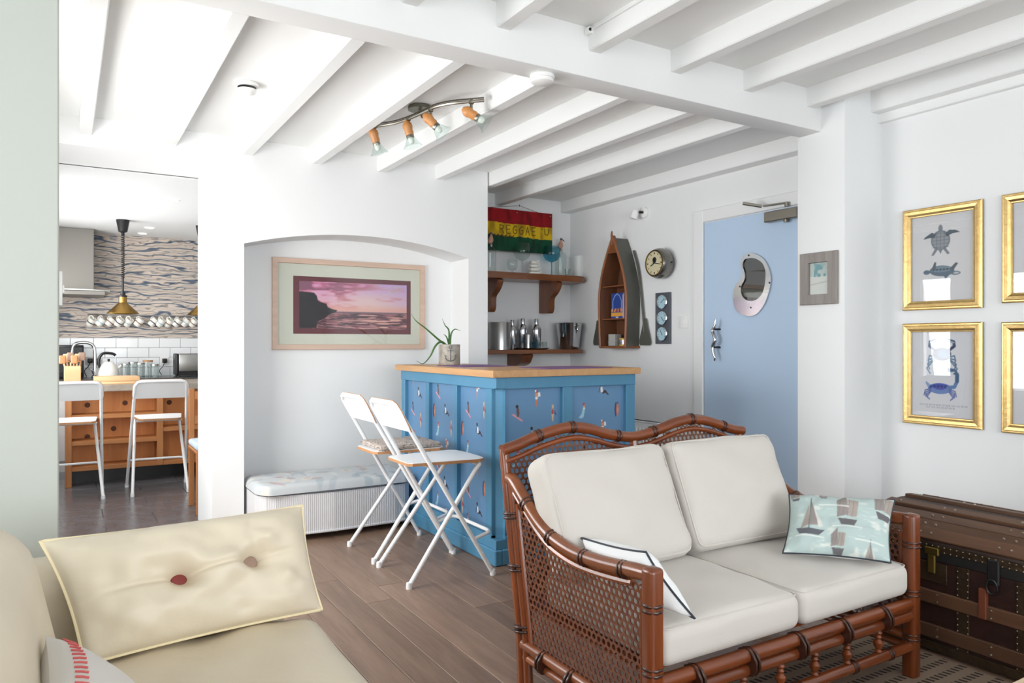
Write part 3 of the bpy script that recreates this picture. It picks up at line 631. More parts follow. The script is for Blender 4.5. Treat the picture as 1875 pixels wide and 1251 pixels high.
# ================================================================== folding bar stools
def make_stool(name, label, group):
    t = thing(name, label, 'bar stool', group=group); tr = .0115
    for s in (-1, 1):
        MB().tube([(.225, s*.222, .012), (-.215, s*.185, .765)], tr, 10).build('leg', 'stool_white', t)
        MB().tube([(-.225, s*.198, .012), (.155, s*.165, .535), (.180, s*.163, .562)], tr, 10).build('leg', 'stool_white', t)
        for (x, y) in ((.225, .222), (-.225, .198)): MB().lathe([(.014, 0), (.015, .012), (.013, .03)], (x, s*y, 0), n=10).build('foot_cap', 'stool_white', t)
        MB().lathe([(.006, -.004), (.008, .0), (.006, .006)], (0.005, s*.205, .39), (0, s, 0), 8).build('pivot_bolt', 'nickel', t)
    hoop = [(-.215, -.185, .765), (-.262, -.181, .845), (-.275, -.165, .872), (-.282, -.13, .885), (-.282, .13, .885), (-.275, .165, .872), (-.262, .181, .845), (-.215, .185, .765)]
    MB().tube(catmull(hoop, 4), tr, 10).build('back_hoop', 'stool_white', t)
    # backrest board: rounded top corners, leaning with the legs
    out = [(-.195, .0), (.195, .0), (.200, .03), (.197, .10), (.178, .135), (.14, .150), (-.14, .150), (-.178, .135), (-.197, .10), (-.200, .03)]
    def bp(y, z, d): return (-.222-.545*z*.9+d-.10*(y*y), y, .752+z)
    n = len(out); vf = [bp(y, z, .020) for y, z in out]; vb = [bp(y, z, .010) for y, z in out]; vr = [bp(y, z, -.013) for y, z in out]
    MB().add(vf+vb, [tuple(range(n)), tuple(range(n, 2*n))[::-1]]+[(i, (i+1) % n, n+(i+1) % n, n+i) for i in range(n)]).build('backrest', 'stool_white', t)
    e = MB(); ins = [(y*1.012, z*1.02-.001) for y, z in out]; a = [bp(y, z, .0175) for y, z in ins]; b = [bp(y, z, .0125) for y, z in ins]
    e.add(a+b, [tuple(range(n)), tuple(range(n, 2*n))[::-1]]+[(i, (i+1) % n, n+(i+1) % n, n+i) for i in range(n)]).build('ply_edge', 'stool_edge', t)
    q = [(-.185, .15), (-.205, .12), (-.205, -.12), (-.185, -.15), (.17, -.185), (.205, -.165), (.215, -.11), (.218, 0), (.215, .11), (.205, .165), (.17, .185)]
    st = MB().prism([(x, y, .576) for x, y in q], (0, 0, .014)).build('seat', 'stool_edge', t)
    MB().prism([(x*.99, y*.99, .590) for x, y in q], (0, 0, .0025)).build('seat_top', 'stool_white', st)
    MB().tube([(.180, -.163, .562), (.185, 0, .564), (.180, .163, .562)], tr, 8).build('seat_bar', 'stool_white', t)
    MB().tube([(-.09, -.165, .566), (-.09, .165, .566)], .008, 8).build('seat_bar', 'stool_white', t)
    MB().tube([(.118, -.212, .195), (.20, -.208, .215), (.215, -.195, .218), (.222, -.17, .22), (.222, .17, .22), (.215, .195, .218), (.20, .208, .215), (.118, .212, .195)], .0095, 8).build('footrest', 'stool_white', t)
    return t
G1 = 'folding stools at the blue bar'; G2 = 'folding stools at the kitchen island'
st1 = make_stool('folding_bar_stool', 'white folding bar stool with a bare seat, nearest at the blue bar', G1)
st1.location = (1.637, 3.485, 0)
st2 = copy_tree(st1); st2.location = (1.637, 3.955, 0); st2['label'] = 'white folding bar stool with a fleece seat pad, beside the ottoman bench'
st3 = copy_tree(st1); st3.location = (.04, 6.60, 0); st3.rotation_euler = (0, 0, math.pi/2+.03); st3['label'] = 'white folding stool at the kitchen island, half hidden by the left pier'; st3['group'] = G2
st4 = copy_tree(st1); st4.location = (.645, 6.58, 0); st4.rotation_euler = (0, 0, math.pi/2-.03); st4['label'] = 'white folding stool at the kitchen island, fully seen in the doorway'; st4['group'] = G2
rs = np.random.default_rng(3)
def fleece(u, q):
    k = rs.normal(0, .0022, 3); return (q.x+k[0], q.y+k[1], q.z+k[2])
mb = MB().rbox((.36, .33, .026), .013, 3, 22, fleece, (1.637+.01, 3.955, .5925+.0145)); solo(mb, 'seat_pad', 'sheepskin', 'curly grey fleece pad on the farther stool at the bar', 'seat pad')

# ================================================================== ottoman bench in the alcove
ot = thing('ottoman_bench', 'long white woven ottoman bench with padded floral lid under the alcove picture', 'ottoman', (1.44, 4.66, 0))
ol = [(.965, 4.90), (.965, 4.56), (.975, 4.50), (1.005, 4.455), (1.06, 4.43), (1.24, 4.405), (1.40, 4.392), (1.62, 4.400), (1.80, 4.405), (1.87, 4.42), (1.915, 4.46), (1.93, 4.52), (1.93, 4.90)]
MB().prism([(x, y, .045) for x, y in ol], (0, 0, .235)).build('body', 'loom', ot)
MB().tube([(x, y, .045) for x, y in ol], .008, 6).build('base_rim', 'loom', ot)
MB().tube([(x, y-.002, .284) for x, y in ol], .005, 6).build('lid_piping', 'slate_board', ot)
cv = Canvas(150, 60, (192, 196, 198))
for k in range(60):
    x, y = rng.random(2); c = [(206, 208, 206), (172, 180, 188), (214, 204, 190), (182, 160, 158), (164, 176, 182)][k % 5]
    cv.ell(x, y, .02+.05*rng.random(), .02+.05*rng.random(), c, .7, rng.random()*3)
for k in range(26):
    x, y = rng.random(2); cv.line([(x, y), (x+.03*rng.normal(), y+.09*rng.random())], .006, [(120, 130, 140), (170, 110, 108), (150, 140, 120)][k % 3], .7)
cc = cv.cols(); ny, nx = 60, 150; co = np.zeros((ny, nx, 3)); ctr = Vector((1.447, 4.66))
for j in range(ny):
    for i in range(nx):
        u = -1+2*i/(nx-1); v = -1+2*j/(ny-1)
        xx = u*.490; yb = 4.402 if abs(u) < .85 else 4.402+.10*((abs(u)-.85)/.15)**2; yf = yb-.004; yk = 4.898
        yy = yf+(yk-yf)*(v+1)/2
        e = min(1, (1-abs(u))/.10)*1.0; g = min(1, (1-abs(v))/.16)
        h = .290+.052*math.sqrt(max(0, 1-(1-e)**2))*math.sqrt(max(0, 1-(1-g)**2))+.008*(1-u*u)*(1-v*v)
        co[j, i] = (1.447+xx-ot.location.x, yy-ot.location.y, h)
pad = grid_obj('padded_lid', co, cc, ot, 'pillow_print', True)
for x, y in ((1.03, 4.52), (1.87, 4.52), (1.03, 4.86), (1.87, 4.86)): MB().lathe([(.016, 0), (.018, .02), (.014, .046)], (x, y, 0), n=10).build('castor', 'dark_metal', ot)
# ================================================================== cushions
def pillow(name, BL, BR, TL, TR, T, material, label, cat, cols=None, n=34, pipe=None, pipe_r=.004, buttons=None, group=None, seed=1, wr=.006, pinch=.05, piece=None):
    """a stuffed cushion between four corners; T is its full thickness; cols = printed front"""
    BL, BR, TL, TR = map(Vector, (BL, BR, TL, TR)); N = (BR-BL).cross(TL-BL).normalized()
    base = (BL+BR)/2; base = Vector((base.x, base.y, min(BL.z, BR.z)))
    t = thing(name, label, cat, base, group=group)
    nx = ny = n
    if cols is not None: ny, nx = cols.shape[:2]
    w1 = vnoise(nx, ny, 5, 4, seed)-.5; w2 = vnoise(nx, ny, 13, 9, seed+9)-.5
    def surf(sgn):
        co = np.zeros((ny, nx, 3))
        for j in range(ny):
            for i in range(nx):
                u = -1+2*i/(nx-1); v = -1+2*j/(ny-1)
                pu = u*(1-pinch*(1-v*v)*abs(u)**3); pv = v*(1-pinch*(1-u*u)*abs(v)**3)
                a, b = (pu+1)/2, (pv+1)/2
                p = BL*(1-a)*(1-b)+BR*a*(1-b)+TL*(1-a)*b+TR*a*b
                h = T/2*((1-abs(u)**2.6)*(1-abs(v)**2.6))**.52
                edge = (1-abs(u)**6)*(1-abs(v)**6)
                h += (w1[j, i]*wr*2+w2[j, i]*wr)*edge
                if buttons:
                    for bu, bv in buttons:
                        d = math.hypot((u-bu)*1.6, v-bv); h -= T*.30*math.exp(-(d/.16)**2)+T*.10*math.exp(-(d/.45)**2)
                    h -= T*.07*math.exp(-((v-(.0+.13*u))/.05)**2)*edge*(.5+.5*math.cos(2.2*u))+T*.05*math.exp(-((u-.41-.25*abs(v-.5))/.05)**2)*edge*(v > .1)
                co[j, i] = p+N*h*sgn-base
        return co
    f, b = surf(1), surf(-1); pillow.last = (b, -N)
    if cols is not None:
        grid_obj('front', f, cols, t, 'pillow_print', True)
        bk = b[::max(1, ny//24), ::max(1, nx//24)]
    else:
        bk = b
    def plain(co, nm, sm=True):
        ny_, nx_ = co.shape[:2]; i = np.arange(nx_*ny_).reshape(ny_, nx_); m = MB()
        m.add(co.reshape(-1, 3), np.stack([i[:-1, :-1], i[:-1, 1:], i[1:, 1:], i[1:, :-1]], -1).reshape(-1, 4).tolist(), True); return m
    if cols is None:
        m = plain(f, 'f'); m2 = plain(b, 'b'); m.add(m2.v, [x[::-1] for x in m2.f], True); m.build('cover', material, t, world=False, smooth=True)
    else:
        plain(b, 'b').build('back', material, t, world=False, smooth=True)
    if pipe:
        e = [tuple(f[0, i]) for i in range(0, nx, 3)]+[tuple(f[j, nx-1]) for j in range(0, ny, 3)]+[tuple(f[ny-1, i]) for i in range(nx-1, -1, -3)]+[tuple(f[j, 0]) for j in range(ny-1, 0, -3)]
        MB().tube(e, pipe_r, 6, closed=True).build('piping', pipe, t, world=False)
    if buttons:
        for k, (bu, bv) in enumerate(buttons):
            i = int((bu+1)/2*(nx-1)); j = int((bv+1)/2*(ny-1)); p = Vector(f[j, i])+N*.012
            MB().lathe([(.018, -.004), (.0205, .002), (.016, .007), (0, .009)], p, N, 18).build('button', ('red_button', 'brown_button')[k], t, world=False)
    return t
def soft(name, size, r, loc, material, label, cat, rot=(0, 0, 0), crown=.02, wr=.004, seed=2, pipe=None, n=12, seg=5, group=None):
    g = np.random.default_rng(seed); ph = g.random(6)*6.28
    def f(u, q):
        k = (1-u[0]**2)*(1-u[1]**2)
        wv = wr*(math.sin(u[0]*4+ph[0]+2*u[1])*math.sin(u[1]*5+ph[1])+.6*math.sin(u[0]*9+ph[2]-4*u[1])*math.sin(u[1]*8+ph[3]))
        return (q.x+wv*.5*(abs(u[0]) > .9), q.y+wv*.5*(abs(u[1]) > .9), q.z+(crown*k+wv)*(1 if q.z > 0 else -.3))
    mb = MB().rbox(size, r, seg, n, f)
    mb.xf(Matrix.Translation(loc) @ Matrix.Rotation(rot[2], 4, 'Z') @ Matrix.Rotation(rot[1], 4, 'Y') @ Matrix.Rotation(rot[0], 4, 'X'))
    o = solo(mb, name, material, label, cat, group); o.data.polygons.foreach_set('use_smooth', [True]*len(o.data.polygons))
    if pipe:
        k = r*.707-r+.0005; hx, hy, hz_ = size[0]/2+k, size[1]/2+k, size[2]/2+k; q = []
        for sx, sy, a0 in ((1, 1, 0), (-1, 1, 90), (-1, -1, 180), (1, -1, 270)):
            for j in range(5): a = math.radians(a0+22.5*j); q.append((sx*(hx-r*.6)+r*.6*math.cos(a), sy*(hy-r*.6)+r*.6*math.sin(a), hz_))
        w_ = MB().tube(q, .0026, 6, closed=True)
        w_.xf(Matrix.Translation(loc) @ Matrix.Rotation(rot[2], 4, 'Z') @ Matrix.Rotation(rot[1], 4, 'Y') @ Matrix.Rotation(rot[0], 4, 'X')).build('welt_seam', pipe, o)
    return o
# ================================================================== rattan settee
X0, X1, YF, YK0, YT = 1.35, 2.56, 1.50, 2.145, 2.275
se = thing('rattan_settee', 'two-seat dark rattan settee with woven cane sides and humped back', 'settee', ((X0+X1)/2, 1.85, 0))
def rings(P, r, mate='binding', parent=se, w=.010):
    for p, d in P:
        d = Vector(d).normalized(); p = Vector(p); 
        for o_ in (-.0075, .0075): MB().tube([p+d*(o_-.004), p+d*(o_-.002), p+d*(o_+.002), p+d*(o_+.004)], [r*1.0, r*1.05, r*1.05, r*1.0], 10).build('binding', mate, parent)
def yback(z): return YK0+(YT-YK0)*max(0, (z-.12))/(.80-.12)
arm_pts = [(2.245, .700), (2.215, .694), (2.144, .644), (2.075, .596), (2.006, .560), (1.925, .540), (1.841, .531), (1.75, .533), (1.661, .540), (1.58, .550), (1.505, .556)]
def arm_z(y):
    P = sorted(arm_pts)
    for (a, za), (b, zb) in zip(P[:-1], P[1:]):
        if a <= y <= b: return za+(zb-za)*(y-a)/(b-a)
    return P[0][1] if y < P[0][0] else P[-1][1]
for X, s in ((X0, -1), (X1, 1)):
    MB().tube([(X, yback(z)+.010, z) for z in (0, .2, .4, .6, .80)], .019, 10).build('back_post', 'rattan', se)
    MB().tube([(X, yback(z)-.026, z) for z in (0, .2, .4, .6, .685)], .0165, 10).build('back_post', 'rattan', se)
    rings([((X, yback(z)-.008, z), (0, .13, 1)) for z in (.20, .40, .575)], .034)
    MB().tube(catmull([(X, y, z) for y, z in arm_pts], 3), .0225, 12).build('arm_rail', 'rattan_y', se)
    MB().tube(catmull([(X, y, z-.036) for y, z in arm_pts[1:-1]], 3), .011, 8).build('arm_rail', 'rattan_y', se)
    rings([((X, y, arm_z(y)-.004), (0, 1, dz)) for y, dz in ((2.13, .7), (1.98, .4), (1.80, 0), (1.615, -.1))], .026)
    MB().bbox(X-.024, X+.024, YF-.024, YF+.024, 0, .578, .012, 3).build('front_post', 'rattan', se)
    rings([((X, YF, z), (0, 0, 1)) for z in (.145, .30, .47)], .0285)
    MB().tube([(X, YF+.02, .145), (X, 2.15, .145)], .020, 10).build('side_rail', 'rattan_y', se)
    MB().tube([(X, YF+.02, .105), (X, 2.14, .105)], .014, 10).build('side_rail', 'rattan_y', se)
    rings([((X, y, .128), (0, 1, 0)) for y in (1.68, 1.86, 2.02)], .036)
    MB().tube([(X, YF+.034, .16), (X, YF+.034, .51)], .011, 8).build('cane_bead', 'rattan', se)
    MB().tube([(X, yback(z)-.052, z) for z in (.16, .4, .62)], .011, 8).build('cane_bead', 'rattan', se)
def cane_mesh(P, a0, a1, b0, b1, inside, pitch):
    """hexagonal open weave over a flat panel; P(a,b)->point"""
    mb = MB(); R = pitch/math.sqrt(3); row = 0; b = b0
    while b < b1:
        a = a0+(pitch/2 if row % 2 else 0)
        while a < a1:
            if inside(a, b):
                o = [(a+R*math.sin(t), b+R*math.cos(t)) for t in [k*math.pi/3 for k in range(6)]]
                q = [(a+R*.66*math.sin(t), b+R*.66*math.cos(t)) for t in [k*math.pi/3 for k in range(6)]]
                vs = [P(*x) for x in o]+[P(*x) for x in q]
                mb.add(vs, [(k, (k+1) % 6, 6+(k+1) % 6, 6+k) for k in range(6)])
            a += pitch
        b += R*1.5; row += 1
    return mb
for X in (X0, X1):
    m = cane_mesh(lambda a, b: (X, a, b), YF+.035, 2.20, .165, .68, lambda a, b: a < yback(b)-.045 and b < arm_z(a)-.042, .0232)
    o = m.build('cane_side', 'cane', se); md = o.modifiers.new('thickness', 'SOLIDIFY'); md.thickness = .003; md.offset = 0
top_pts = [(1.335, .797), (1.40, .812), (1.50, .842), (1.62, .862), (1.72, .852), (1.83, .822), (1.945, .806), (2.06, .822), (2.17, .850), (2.27, .860), (2.38, .842), (2.49, .808), (2.575, .792)]
tp = catmull([(x, YT, z) for x, z in top_pts], 4)
def top_z(x):
    for p, q in zip(tp[:-1], tp[1:]):
        if p.x <= x <= q.x: return p.z+(q.z-p.z)*(x-p.x)/(q.x-p.x)
    return .79
MB().tube(tp, .021, 12).build('top_rail', 'rattan_x', se)
MB().tube([Vector((p.x*.985+.029, YT-.010, p.z-.040)) for p in tp], .010, 8).build('top_bead', 'rattan_x', se)
rings([((x, YT, top_z(x)), (1, 0, dz)) for x, dz in ((1.49, .3), (1.64, 0), (1.86, -.2), (2.05, .15), (2.26, 0), (2.45, -.3))], .024)
MB().tube([(1.945, yback(z), z) for z in (.28, .5, .79)], .016, 8).build('back_stile', 'rattan', se)
MB().tube([(X0, yback(.27), .27), (X1, yback(.27), .27)], .018, 10).build('back_rail', 'rattan_x', se)
for xa, xb in ((1.365, 1.935), (1.955, 2.545)):
    m = cane_mesh(lambda a, b: (a, yback(b), b), xa, xb, .28, .84, lambda a, b: b < top_z(a)-.030 and xa-.0+max(0, 0) < a, .0232)
    o = m.build('cane_back', 'cane', se); md = o.modifiers.new('thickness', 'SOLIDIFY'); md.thickness = .003; md.offset = 0
for z, r in ((.262, .0215), (.221, .0195), (.112, .019)): MB().tube([(X0+.02, YF-.002, z), (X1-.02, YF-.002, z)], r, 10).build('front_rail', 'rattan_x', se)
for u in (1360, 1428, 1491, 1550, 1607):
    x = ony(u, 1200, YF).x
    MB().lathe([(.008, .128), (.013, .135), (.008, .142), (.0155, .155), (.0165, .165), (.008, .176), (.012, .183), (.008, .190), (.014, .198), (.010, .205)], (x, YF-.002, 0), n=12).build('spindle', 'rattan', se)
rings([((x, YF-.002, .243), (1, 0, 0)) for x in (1.50, 1.72, 1.94, 2.16, 2.38)], .041)
rings([((x, YF-.002, .112), (1, 0, 0)) for x in (1.66, 1.94, 2.22, 2.42)], .021)
for k in range(9):
    y = 1.54+k*.068; MB().box(X0+.01, X1-.01, y, y+.045, .276, .288).build('seat_slat', 'rattan_x', se)
G = 'loose cushions on the rattan settee'
soft('seat_cushion', (.578, .585, .118), .036, (1.664, 1.778, .352), 'linen', 'oatmeal box seat cushion on the left half of the rattan settee', 'cushion', crown=.014, seed=4, pipe='linen', group=G)
soft('seat_cushion', (.578, .585, .118), .036, (2.247, 1.778, .352), 'linen', 'oatmeal box seat cushion on the right half of the rattan settee, under the boat pillow', 'cushion', crown=.014, seed=8, pipe='linen', group=G)
th_ = math.radians(66)
soft('back_cushion', (.560, .415, .145), .046, (1.632, 2.030, .600), 'linen', 'oatmeal back cushion on the left half of the rattan settee', 'cushion', rot=(th_, 0, math.radians(2)), crown=.030, wr=.006, seed=5, pipe='linen', group=G, n=14)
soft('back_cushion', (.545, .415, .145), .046, (2.205, 2.030, .604), 'linen', 'oatmeal back cushion on the right half of the rattan settee', 'cushion', rot=(th_, 0, math.radians(-2)), crown=.030, wr=.006, seed=9, pipe='linen', group=G, n=14)
# boat-print pillow
cv = Canvas(150, 96, (182, 199, 196))
cl_ = vnoise(150, 96, 7, 9, 21); cv.mix(np.clip((cl_-.62)*6, 0, 1)*np.clip((vnoise(150, 96, 22, 30, 5)-.35)*3, 0, 1)*.8, (226, 228, 222))
for k in range(40):
    x, y = rng.random(2); cv.line([(x, y), (x+.06, y+.008*rng.normal())], .006, (206, 220, 216), .7)
def boat(x, y, s, kind):
    g = [(150, 142, 138), (168, 158, 150), (132, 128, 128)]
    if kind == 0:
        cv.poly([(x-.10*s, y+.02*s), (x-.02*s, y+.50*s), (x, y+.10*s)], g[1]); cv.poly([(x+.01*s, y+.08*s), (x+.0*s, y+.60*s), (x+.10*s, y+.10*s)], g[0]); cv.poly([(x+.11*s, y+.06*s), (x+.03*s, y+.46*s), (x+.16*s, y+.08*s)], (214, 212, 206))
        cv.line([(x, y), (x, y+.64*s)], .008*s, (84, 82, 84)); cv.poly([(x-.15*s, y+.04*s), (x+.18*s, y+.02*s), (x+.12*s, y-.08*s), (x-.10*s, y-.07*s)], (102, 104, 110))
    else:
        cv.poly([(x-.10*s, y+.08*s), (x-.12*s, y+.40*s), (x-.02*s, y+.56*s), (x+.02*s, y+.12*s)], g[0]); cv.poly([(x+.02*s, y+.10*s), (x+.0*s, y+.44*s), (x+.12*s, y+.42*s), (x+.11*s, y+.10*s)], g[1])
        for i in range(4): cv.line([(x-.09*s+.05*s*i, y+.10*s), (x-.08*s+.05*s*i, y+.42*s)], .005, g[2], .8)
        cv.poly([(x-.09*s, y+.06*s), (x+.12*s, y+.04*s), (x+.09*s, y-.08*s), (x-.05*s, y-.06*s)], (110, 108, 110))
boat(.22, .30, .85, 0); boat(.56, .46, .85, 1); boat(.90, .62, .80, 1); boat(.50, .04, .55, 1); boat(.33, .86, .35, 1); boat(.80, -.10, .5, 0); boat(.06, .85, .4, 1)
for x, y in ((.22, .22), (.56, .38), (.42, .70), (.78, .2)): cv.line([(x-.12, y), (x+.15, y-.01)], .012, (232, 234, 228), .8)
pillow('scatter_pillow', (2.158, 1.725, .442), (2.385, 1.468, .438), (2.325, 1.830, .612), (2.560, 1.560, .614), .105, 'linen_white', 'duck-egg blue pillow printed with grey sailing boats on the rattan settee', 'pillow', cols=cv.cols(), pipe='dark_piping', pipe_r=.0035, group='scatter pillows on the settee', wr=.008, pinch=.07)
pillow('scatter_pillow', (1.462, 1.80, .436), (1.466, 1.458, .430), (1.408, 1.90, .560), (1.416, 1.60, .585), .105, 'linen_white', 'white pillow with dark piping tucked behind the left settee arm', 'pillow', pipe='dark_piping', pipe_r=.0035, group='scatter pillows on the settee', n=26, wr=.006, pinch=.10)
# ================================================================== cream leather sofa
so = thing('leather_sofa', 'cream leather sofa in the near left corner, seen only in part', 'sofa', (.07, 1.25, 0))
MB().rbox((.96, 1.74, .24), .05, 4, 6, None, (.07, 1.28, .17)).build('base', 'cream_leather', so)
MB().rbox((.94, .17, .50), .07, 5, 6, None, (.06, 2.145, .40)).build('arm', 'cream_leather', so)
MB().rbox((.94, .17, .50), .07, 5, 6, None, (.06, .40, .40)).build('arm', 'cream_leather', so)
MB().rbox((.22, 1.72, .60), .09, 5, 6, None, (-.36, 1.28, .50)).build('back', 'cream_leather', so)
for x in (-.36, .48):
    for y in (.46, 2.10): MB().lathe([(.022, 0), (.028, .06)], (x, y, 0), n=10).build('foot', 'black', so)
soft('sofa_cushion', (.60, 1.50, .17), .075, (.285, 1.262, .375), 'cream_leather', 'cream leather seat cushion of the near left sofa', 'cushion', crown=.02, wr=.008, seed=3, n=22, group='cushions of the leather sofa')
soft('sofa_cushion', (.25, 1.40, .44), .115, (-.150, 1.145, .610), 'cream_leather', 'plump cream leather back cushion at the left edge', 'cushion', rot=(0, math.radians(-12), 0), crown=.01, wr=.010, seed=6, n=20, group='cushions of the leather sofa')
pillow('sofa_cushion', (.035, 1.870, .475), (.585, 1.945, .470), (-.050, 2.020, .722), (.572, 2.085, .722), .17, 'cream_leather', 'long cream leather cushion with one red and one brown button', 'cushion', n=80, pipe='piping_cream', pipe_r=.0045, buttons=[(-.17, -.05), (.41, .03)], seed=12, wr=.016, pinch=.045, group='cushions of the leather sofa')
rp = pillow('scatter_pillow', (.125, 1.50, .49), (.150, 1.12, .49), (-.030, 1.515, .672), (-.02, 1.13, .69), .10, 'linen', 'pale pillow with red blanket stitching at the bottom left corner', 'pillow', n=30, seed=15, wr=.004)
mb = MB()
f_, N_ = pillow.last; ny_, nx_ = f_.shape[:2]; bl = Vector(rp.location)
for k in range(17):
    x_ = .5+k*(nx_-2)/17; i0 = int(x_); fr_ = x_-i0
    def at_(j): return Vector(f_[j, i0])*(1-fr_)+Vector(f_[j, i0+1])*fr_+bl+N_*.002
    mb.tube([at_(ny_-3), at_(ny_-4), at_(ny_-5)], .0018, 5)
o = mb.build('red_stitching', 'red_thread', rp); o['kind'] = 'stuff'
# ================================================================== rug, trunk, table
rg = MB().bbox(1.62, 2.80, .10, 1.86, 0.0005, .0045, .001); solo(rg, 'area_rug', 'rug', 'flat woven brown rug with rows of dark dashes under the settee', 'rug')
TX0, TX1, TY0, TY1 = 2.83, 3.36, .95, 1.86
tr = thing('steamer_trunk', 'old domed travelling trunk with wooden slats and riveted straps by the right wall', 'trunk', ((TX0+TX1)/2, (TY0+TY1)/2, 0))
MB().bbox(TX0, TX1, TY0, TY1, .012, .372, .006).build('body', 'trunk_skin', tr)
na = 14; arc = []
for i in range(na+1):
    t = math.pi*i/na; arc.append(((TX0+TX1)/2-(TX1-TX0)/2*math.cos(t), .405+.112*math.sin(t)**.8))
lid = MB().prism([(x, TY0, z) for x, z in [(TX0, .385)]+arc+[(TX1, .385)]], (0, TY1-TY0, 0)).build('lid', 'trunk_lid', tr)
MB().bbox(TX0-.004, TX1+.004, TY0-.004, TY1+.004, .352, .390, .003).build('black_band', 'black_band', tr)
MB().bbox(TX0-.006, TX1+.006, TY0-.006, TY1+.006, .386, .416, .003).build('lid_rim', 'trunk_metal', lid)
for k, th in enumerate((.30, .55, .83, 1.20, 1.75, 2.3)):
    x = (TX0+TX1)/2-(TX1-TX0)/2*math.cos(th); z = .405+.112*math.sin(th)**.8
    nx_ = -math.cos(th)*.112; nz_ = math.sin(th)*.27; a = math.atan2(nx_, nz_)
    mb = MB().bbox(-.024, .024, TY0+.004, TY1-.004, -.004, .012, .003); mb.xf(Matrix.Translation((x, 0, z)) @ Matrix.Rotation(a, 4, 'Y')); s_ = mb.build('slat', 'trunk_slat', lid)
    for y in (1.02, 1.06, 1.30, 1.34, 1.58, 1.62, 1.80):
        p = Vector((x+math.sin(a)*.013, y, z+math.cos(a)*.013)); MB().lathe([(.005, -.001), (.004, .003), (0, .0045)], p, (math.sin(a), 0, math.cos(a)), 6).build('rivet', 'stud', lid)
for z in (.215, .085):
    MB().bbox(TX0-.014, TX0+.004, TY0, TY1, z-.026, z+.026, .003).build('slat', 'trunk_slat', tr)
    for y in (1.0, 1.10, 1.36, 1.55, 1.70):
        for dz in (-.014, .014): MB().lathe([(.005, 0), (.004, .003), (0, .0045)], (TX0-.014, y, z+dz), (-1, 0, 0), 6).build('rivet', 'stud', tr)
MB().bbox(TX0-.008, TX0+.004, TY0, TY1, .012, .045, .002).build('edge_strip', 'trunk_metal', tr)
for y in (1.03, 1.262, 1.462, 1.83):
    s_ = MB().bbox(TX0-.006, TX0+.004, y-.022, y+.022, .02, .352, .002).build('metal_strap', 'trunk_metal', tr); mb = MB()
    for k in range(14):
        z = .05+k*.022
        for d in (-.018, .018): MB.lathe(mb, [(.003, 0), (.002, .002), (0, .003)], (TX0-.006, y+d, z), (-1, 0, 0), 6)
    o = mb.build('studs', 'stud', s_); o['kind'] = 'stuff'
mb = MB()
for k in range(40):
    y = TY0+.02+k*(TY1-TY0-.04)/39
    for z in (.392, .411): mb.lathe([(.003, 0), (.002, .002), (0, .003)], (TX0-.006, y, z), (-1, 0, 0), 6)
o = mb.build('studs', 'stud', lid); o['kind'] = 'stuff'
hs = MB().bbox(TX0-.016, TX0, 1.545, 1.60, .375, .405, .004).bbox(TX0-.016, TX0-.002, 1.558, 1.588, .305, .378, .004).build('hasp', mat('old_brass', (112, 96, 48), .4, .9), tr)
MB().bbox(TX0-.005, TX0+.002, 1.52, 1.63, .27, .345, .002).build('lock_plate', 'trunk_metal', tr)
lt = MB().bbox(TX0-.014, TX0, 1.335, 1.375, .32, .41, .004).build('latch', 'black', tr)
MB().tube(catmull([(TX0-.020, 1.355+.018*math.cos(t), .315+.026*math.sin(t)) for t in [i*math.pi/5 for i in range(10)]], 2, True), .004, 6, closed=True).build('latch_ring', 'black', lt)
MB().bbox(TX0-.020, TX0, 1.375, 1.402, .19, .30, .003).build('strap_stub', 'leather_strap', tr)
ct = thing('coffee_table', 'pale wooden coffee table whose corner shows at the bottom right', 'coffee table', (2.0, .45, 0))
MB().bbox(1.55, 2.45, .12, .835, .385, .420, .006, 2).build('table_top', 'table_wood', ct)
for x in (1.62, 2.38):
    for y in (.19, .765): MB().bbox(x-.03, x+.03, y-.03, y+.03, .010, .386, .004).build('leg', 'table_wood', ct)
# ================================================================== pictures
def ring_frame(o, eu, ev, en, w, h, prof):
    """mitred frame: prof = [(inset, height)...] from the outer back edge to the inner lip"""
    o, eu, ev, en = Vector(o), Vector(eu), Vector(ev), Vector(en); vs = []; fs = []
    for ins, ht in prof:
        for a, b in ((ins, ins), (w-ins, ins), (w-ins, h-ins), (ins, h-ins)): vs.append(o+eu*a+ev*b+en*ht)
    for i in range(len(prof)-1):
        for k in range(4): fs.append((i*4+k, i*4+(k+1) % 4, (i+1)*4+(k+1) % 4, (i+1)*4+k))
    return MB().add(vs, fs)
# sunset picture in the alcove
pa = ony(499, 470, YA-.02); pb = ony(778, 639.5, YA-.02); px0, px1, pz0, pz1 = pa.x, pb.x, pb.z, pa.z+.0; W, Hh = px1-px0, pz1-pz0; py = YA
pc = thing('framed_photograph', 'wide framed sunset seascape hanging in the arched alcove', 'picture', (px0+W/2, py-.012, pz0))
ring_frame((px0, py-.001, pz0), (1, 0, 0), (0, 0, 1), (0, -1, 0), W, Hh, [(0, 0), (0, .022), (.004, .024), (.034, .022), (.036, .010), (.036, .004)]).build('frame', 'frame_ash', pc)
MB().box(px0+.003, px1-.003, py-.005, py-.001, pz0+.003, pz1-.003).build('mount_board', 'mount', pc)
def sub_rect(fx0, fx1, fz0, fz1, d, nm, m): return MB().box(px0+fx0*W, px0+fx1*W, py-d, py-.005, pz0+fz0*Hh, pz0+fz1*Hh).build(nm, m, pc)
sub_rect(.127, .902, .175, .808, .0062, 'inner_mount', 'mount_red')
cv = Canvas(216, 92, (200, 150, 160)); X, Y = cv.X, cv.Y
n1 = vnoise(216, 92, 5, 9, 31); n2 = vnoise(216, 92, 14, 24, 32); n3 = vnoise(216, 92, 40, 60, 33)
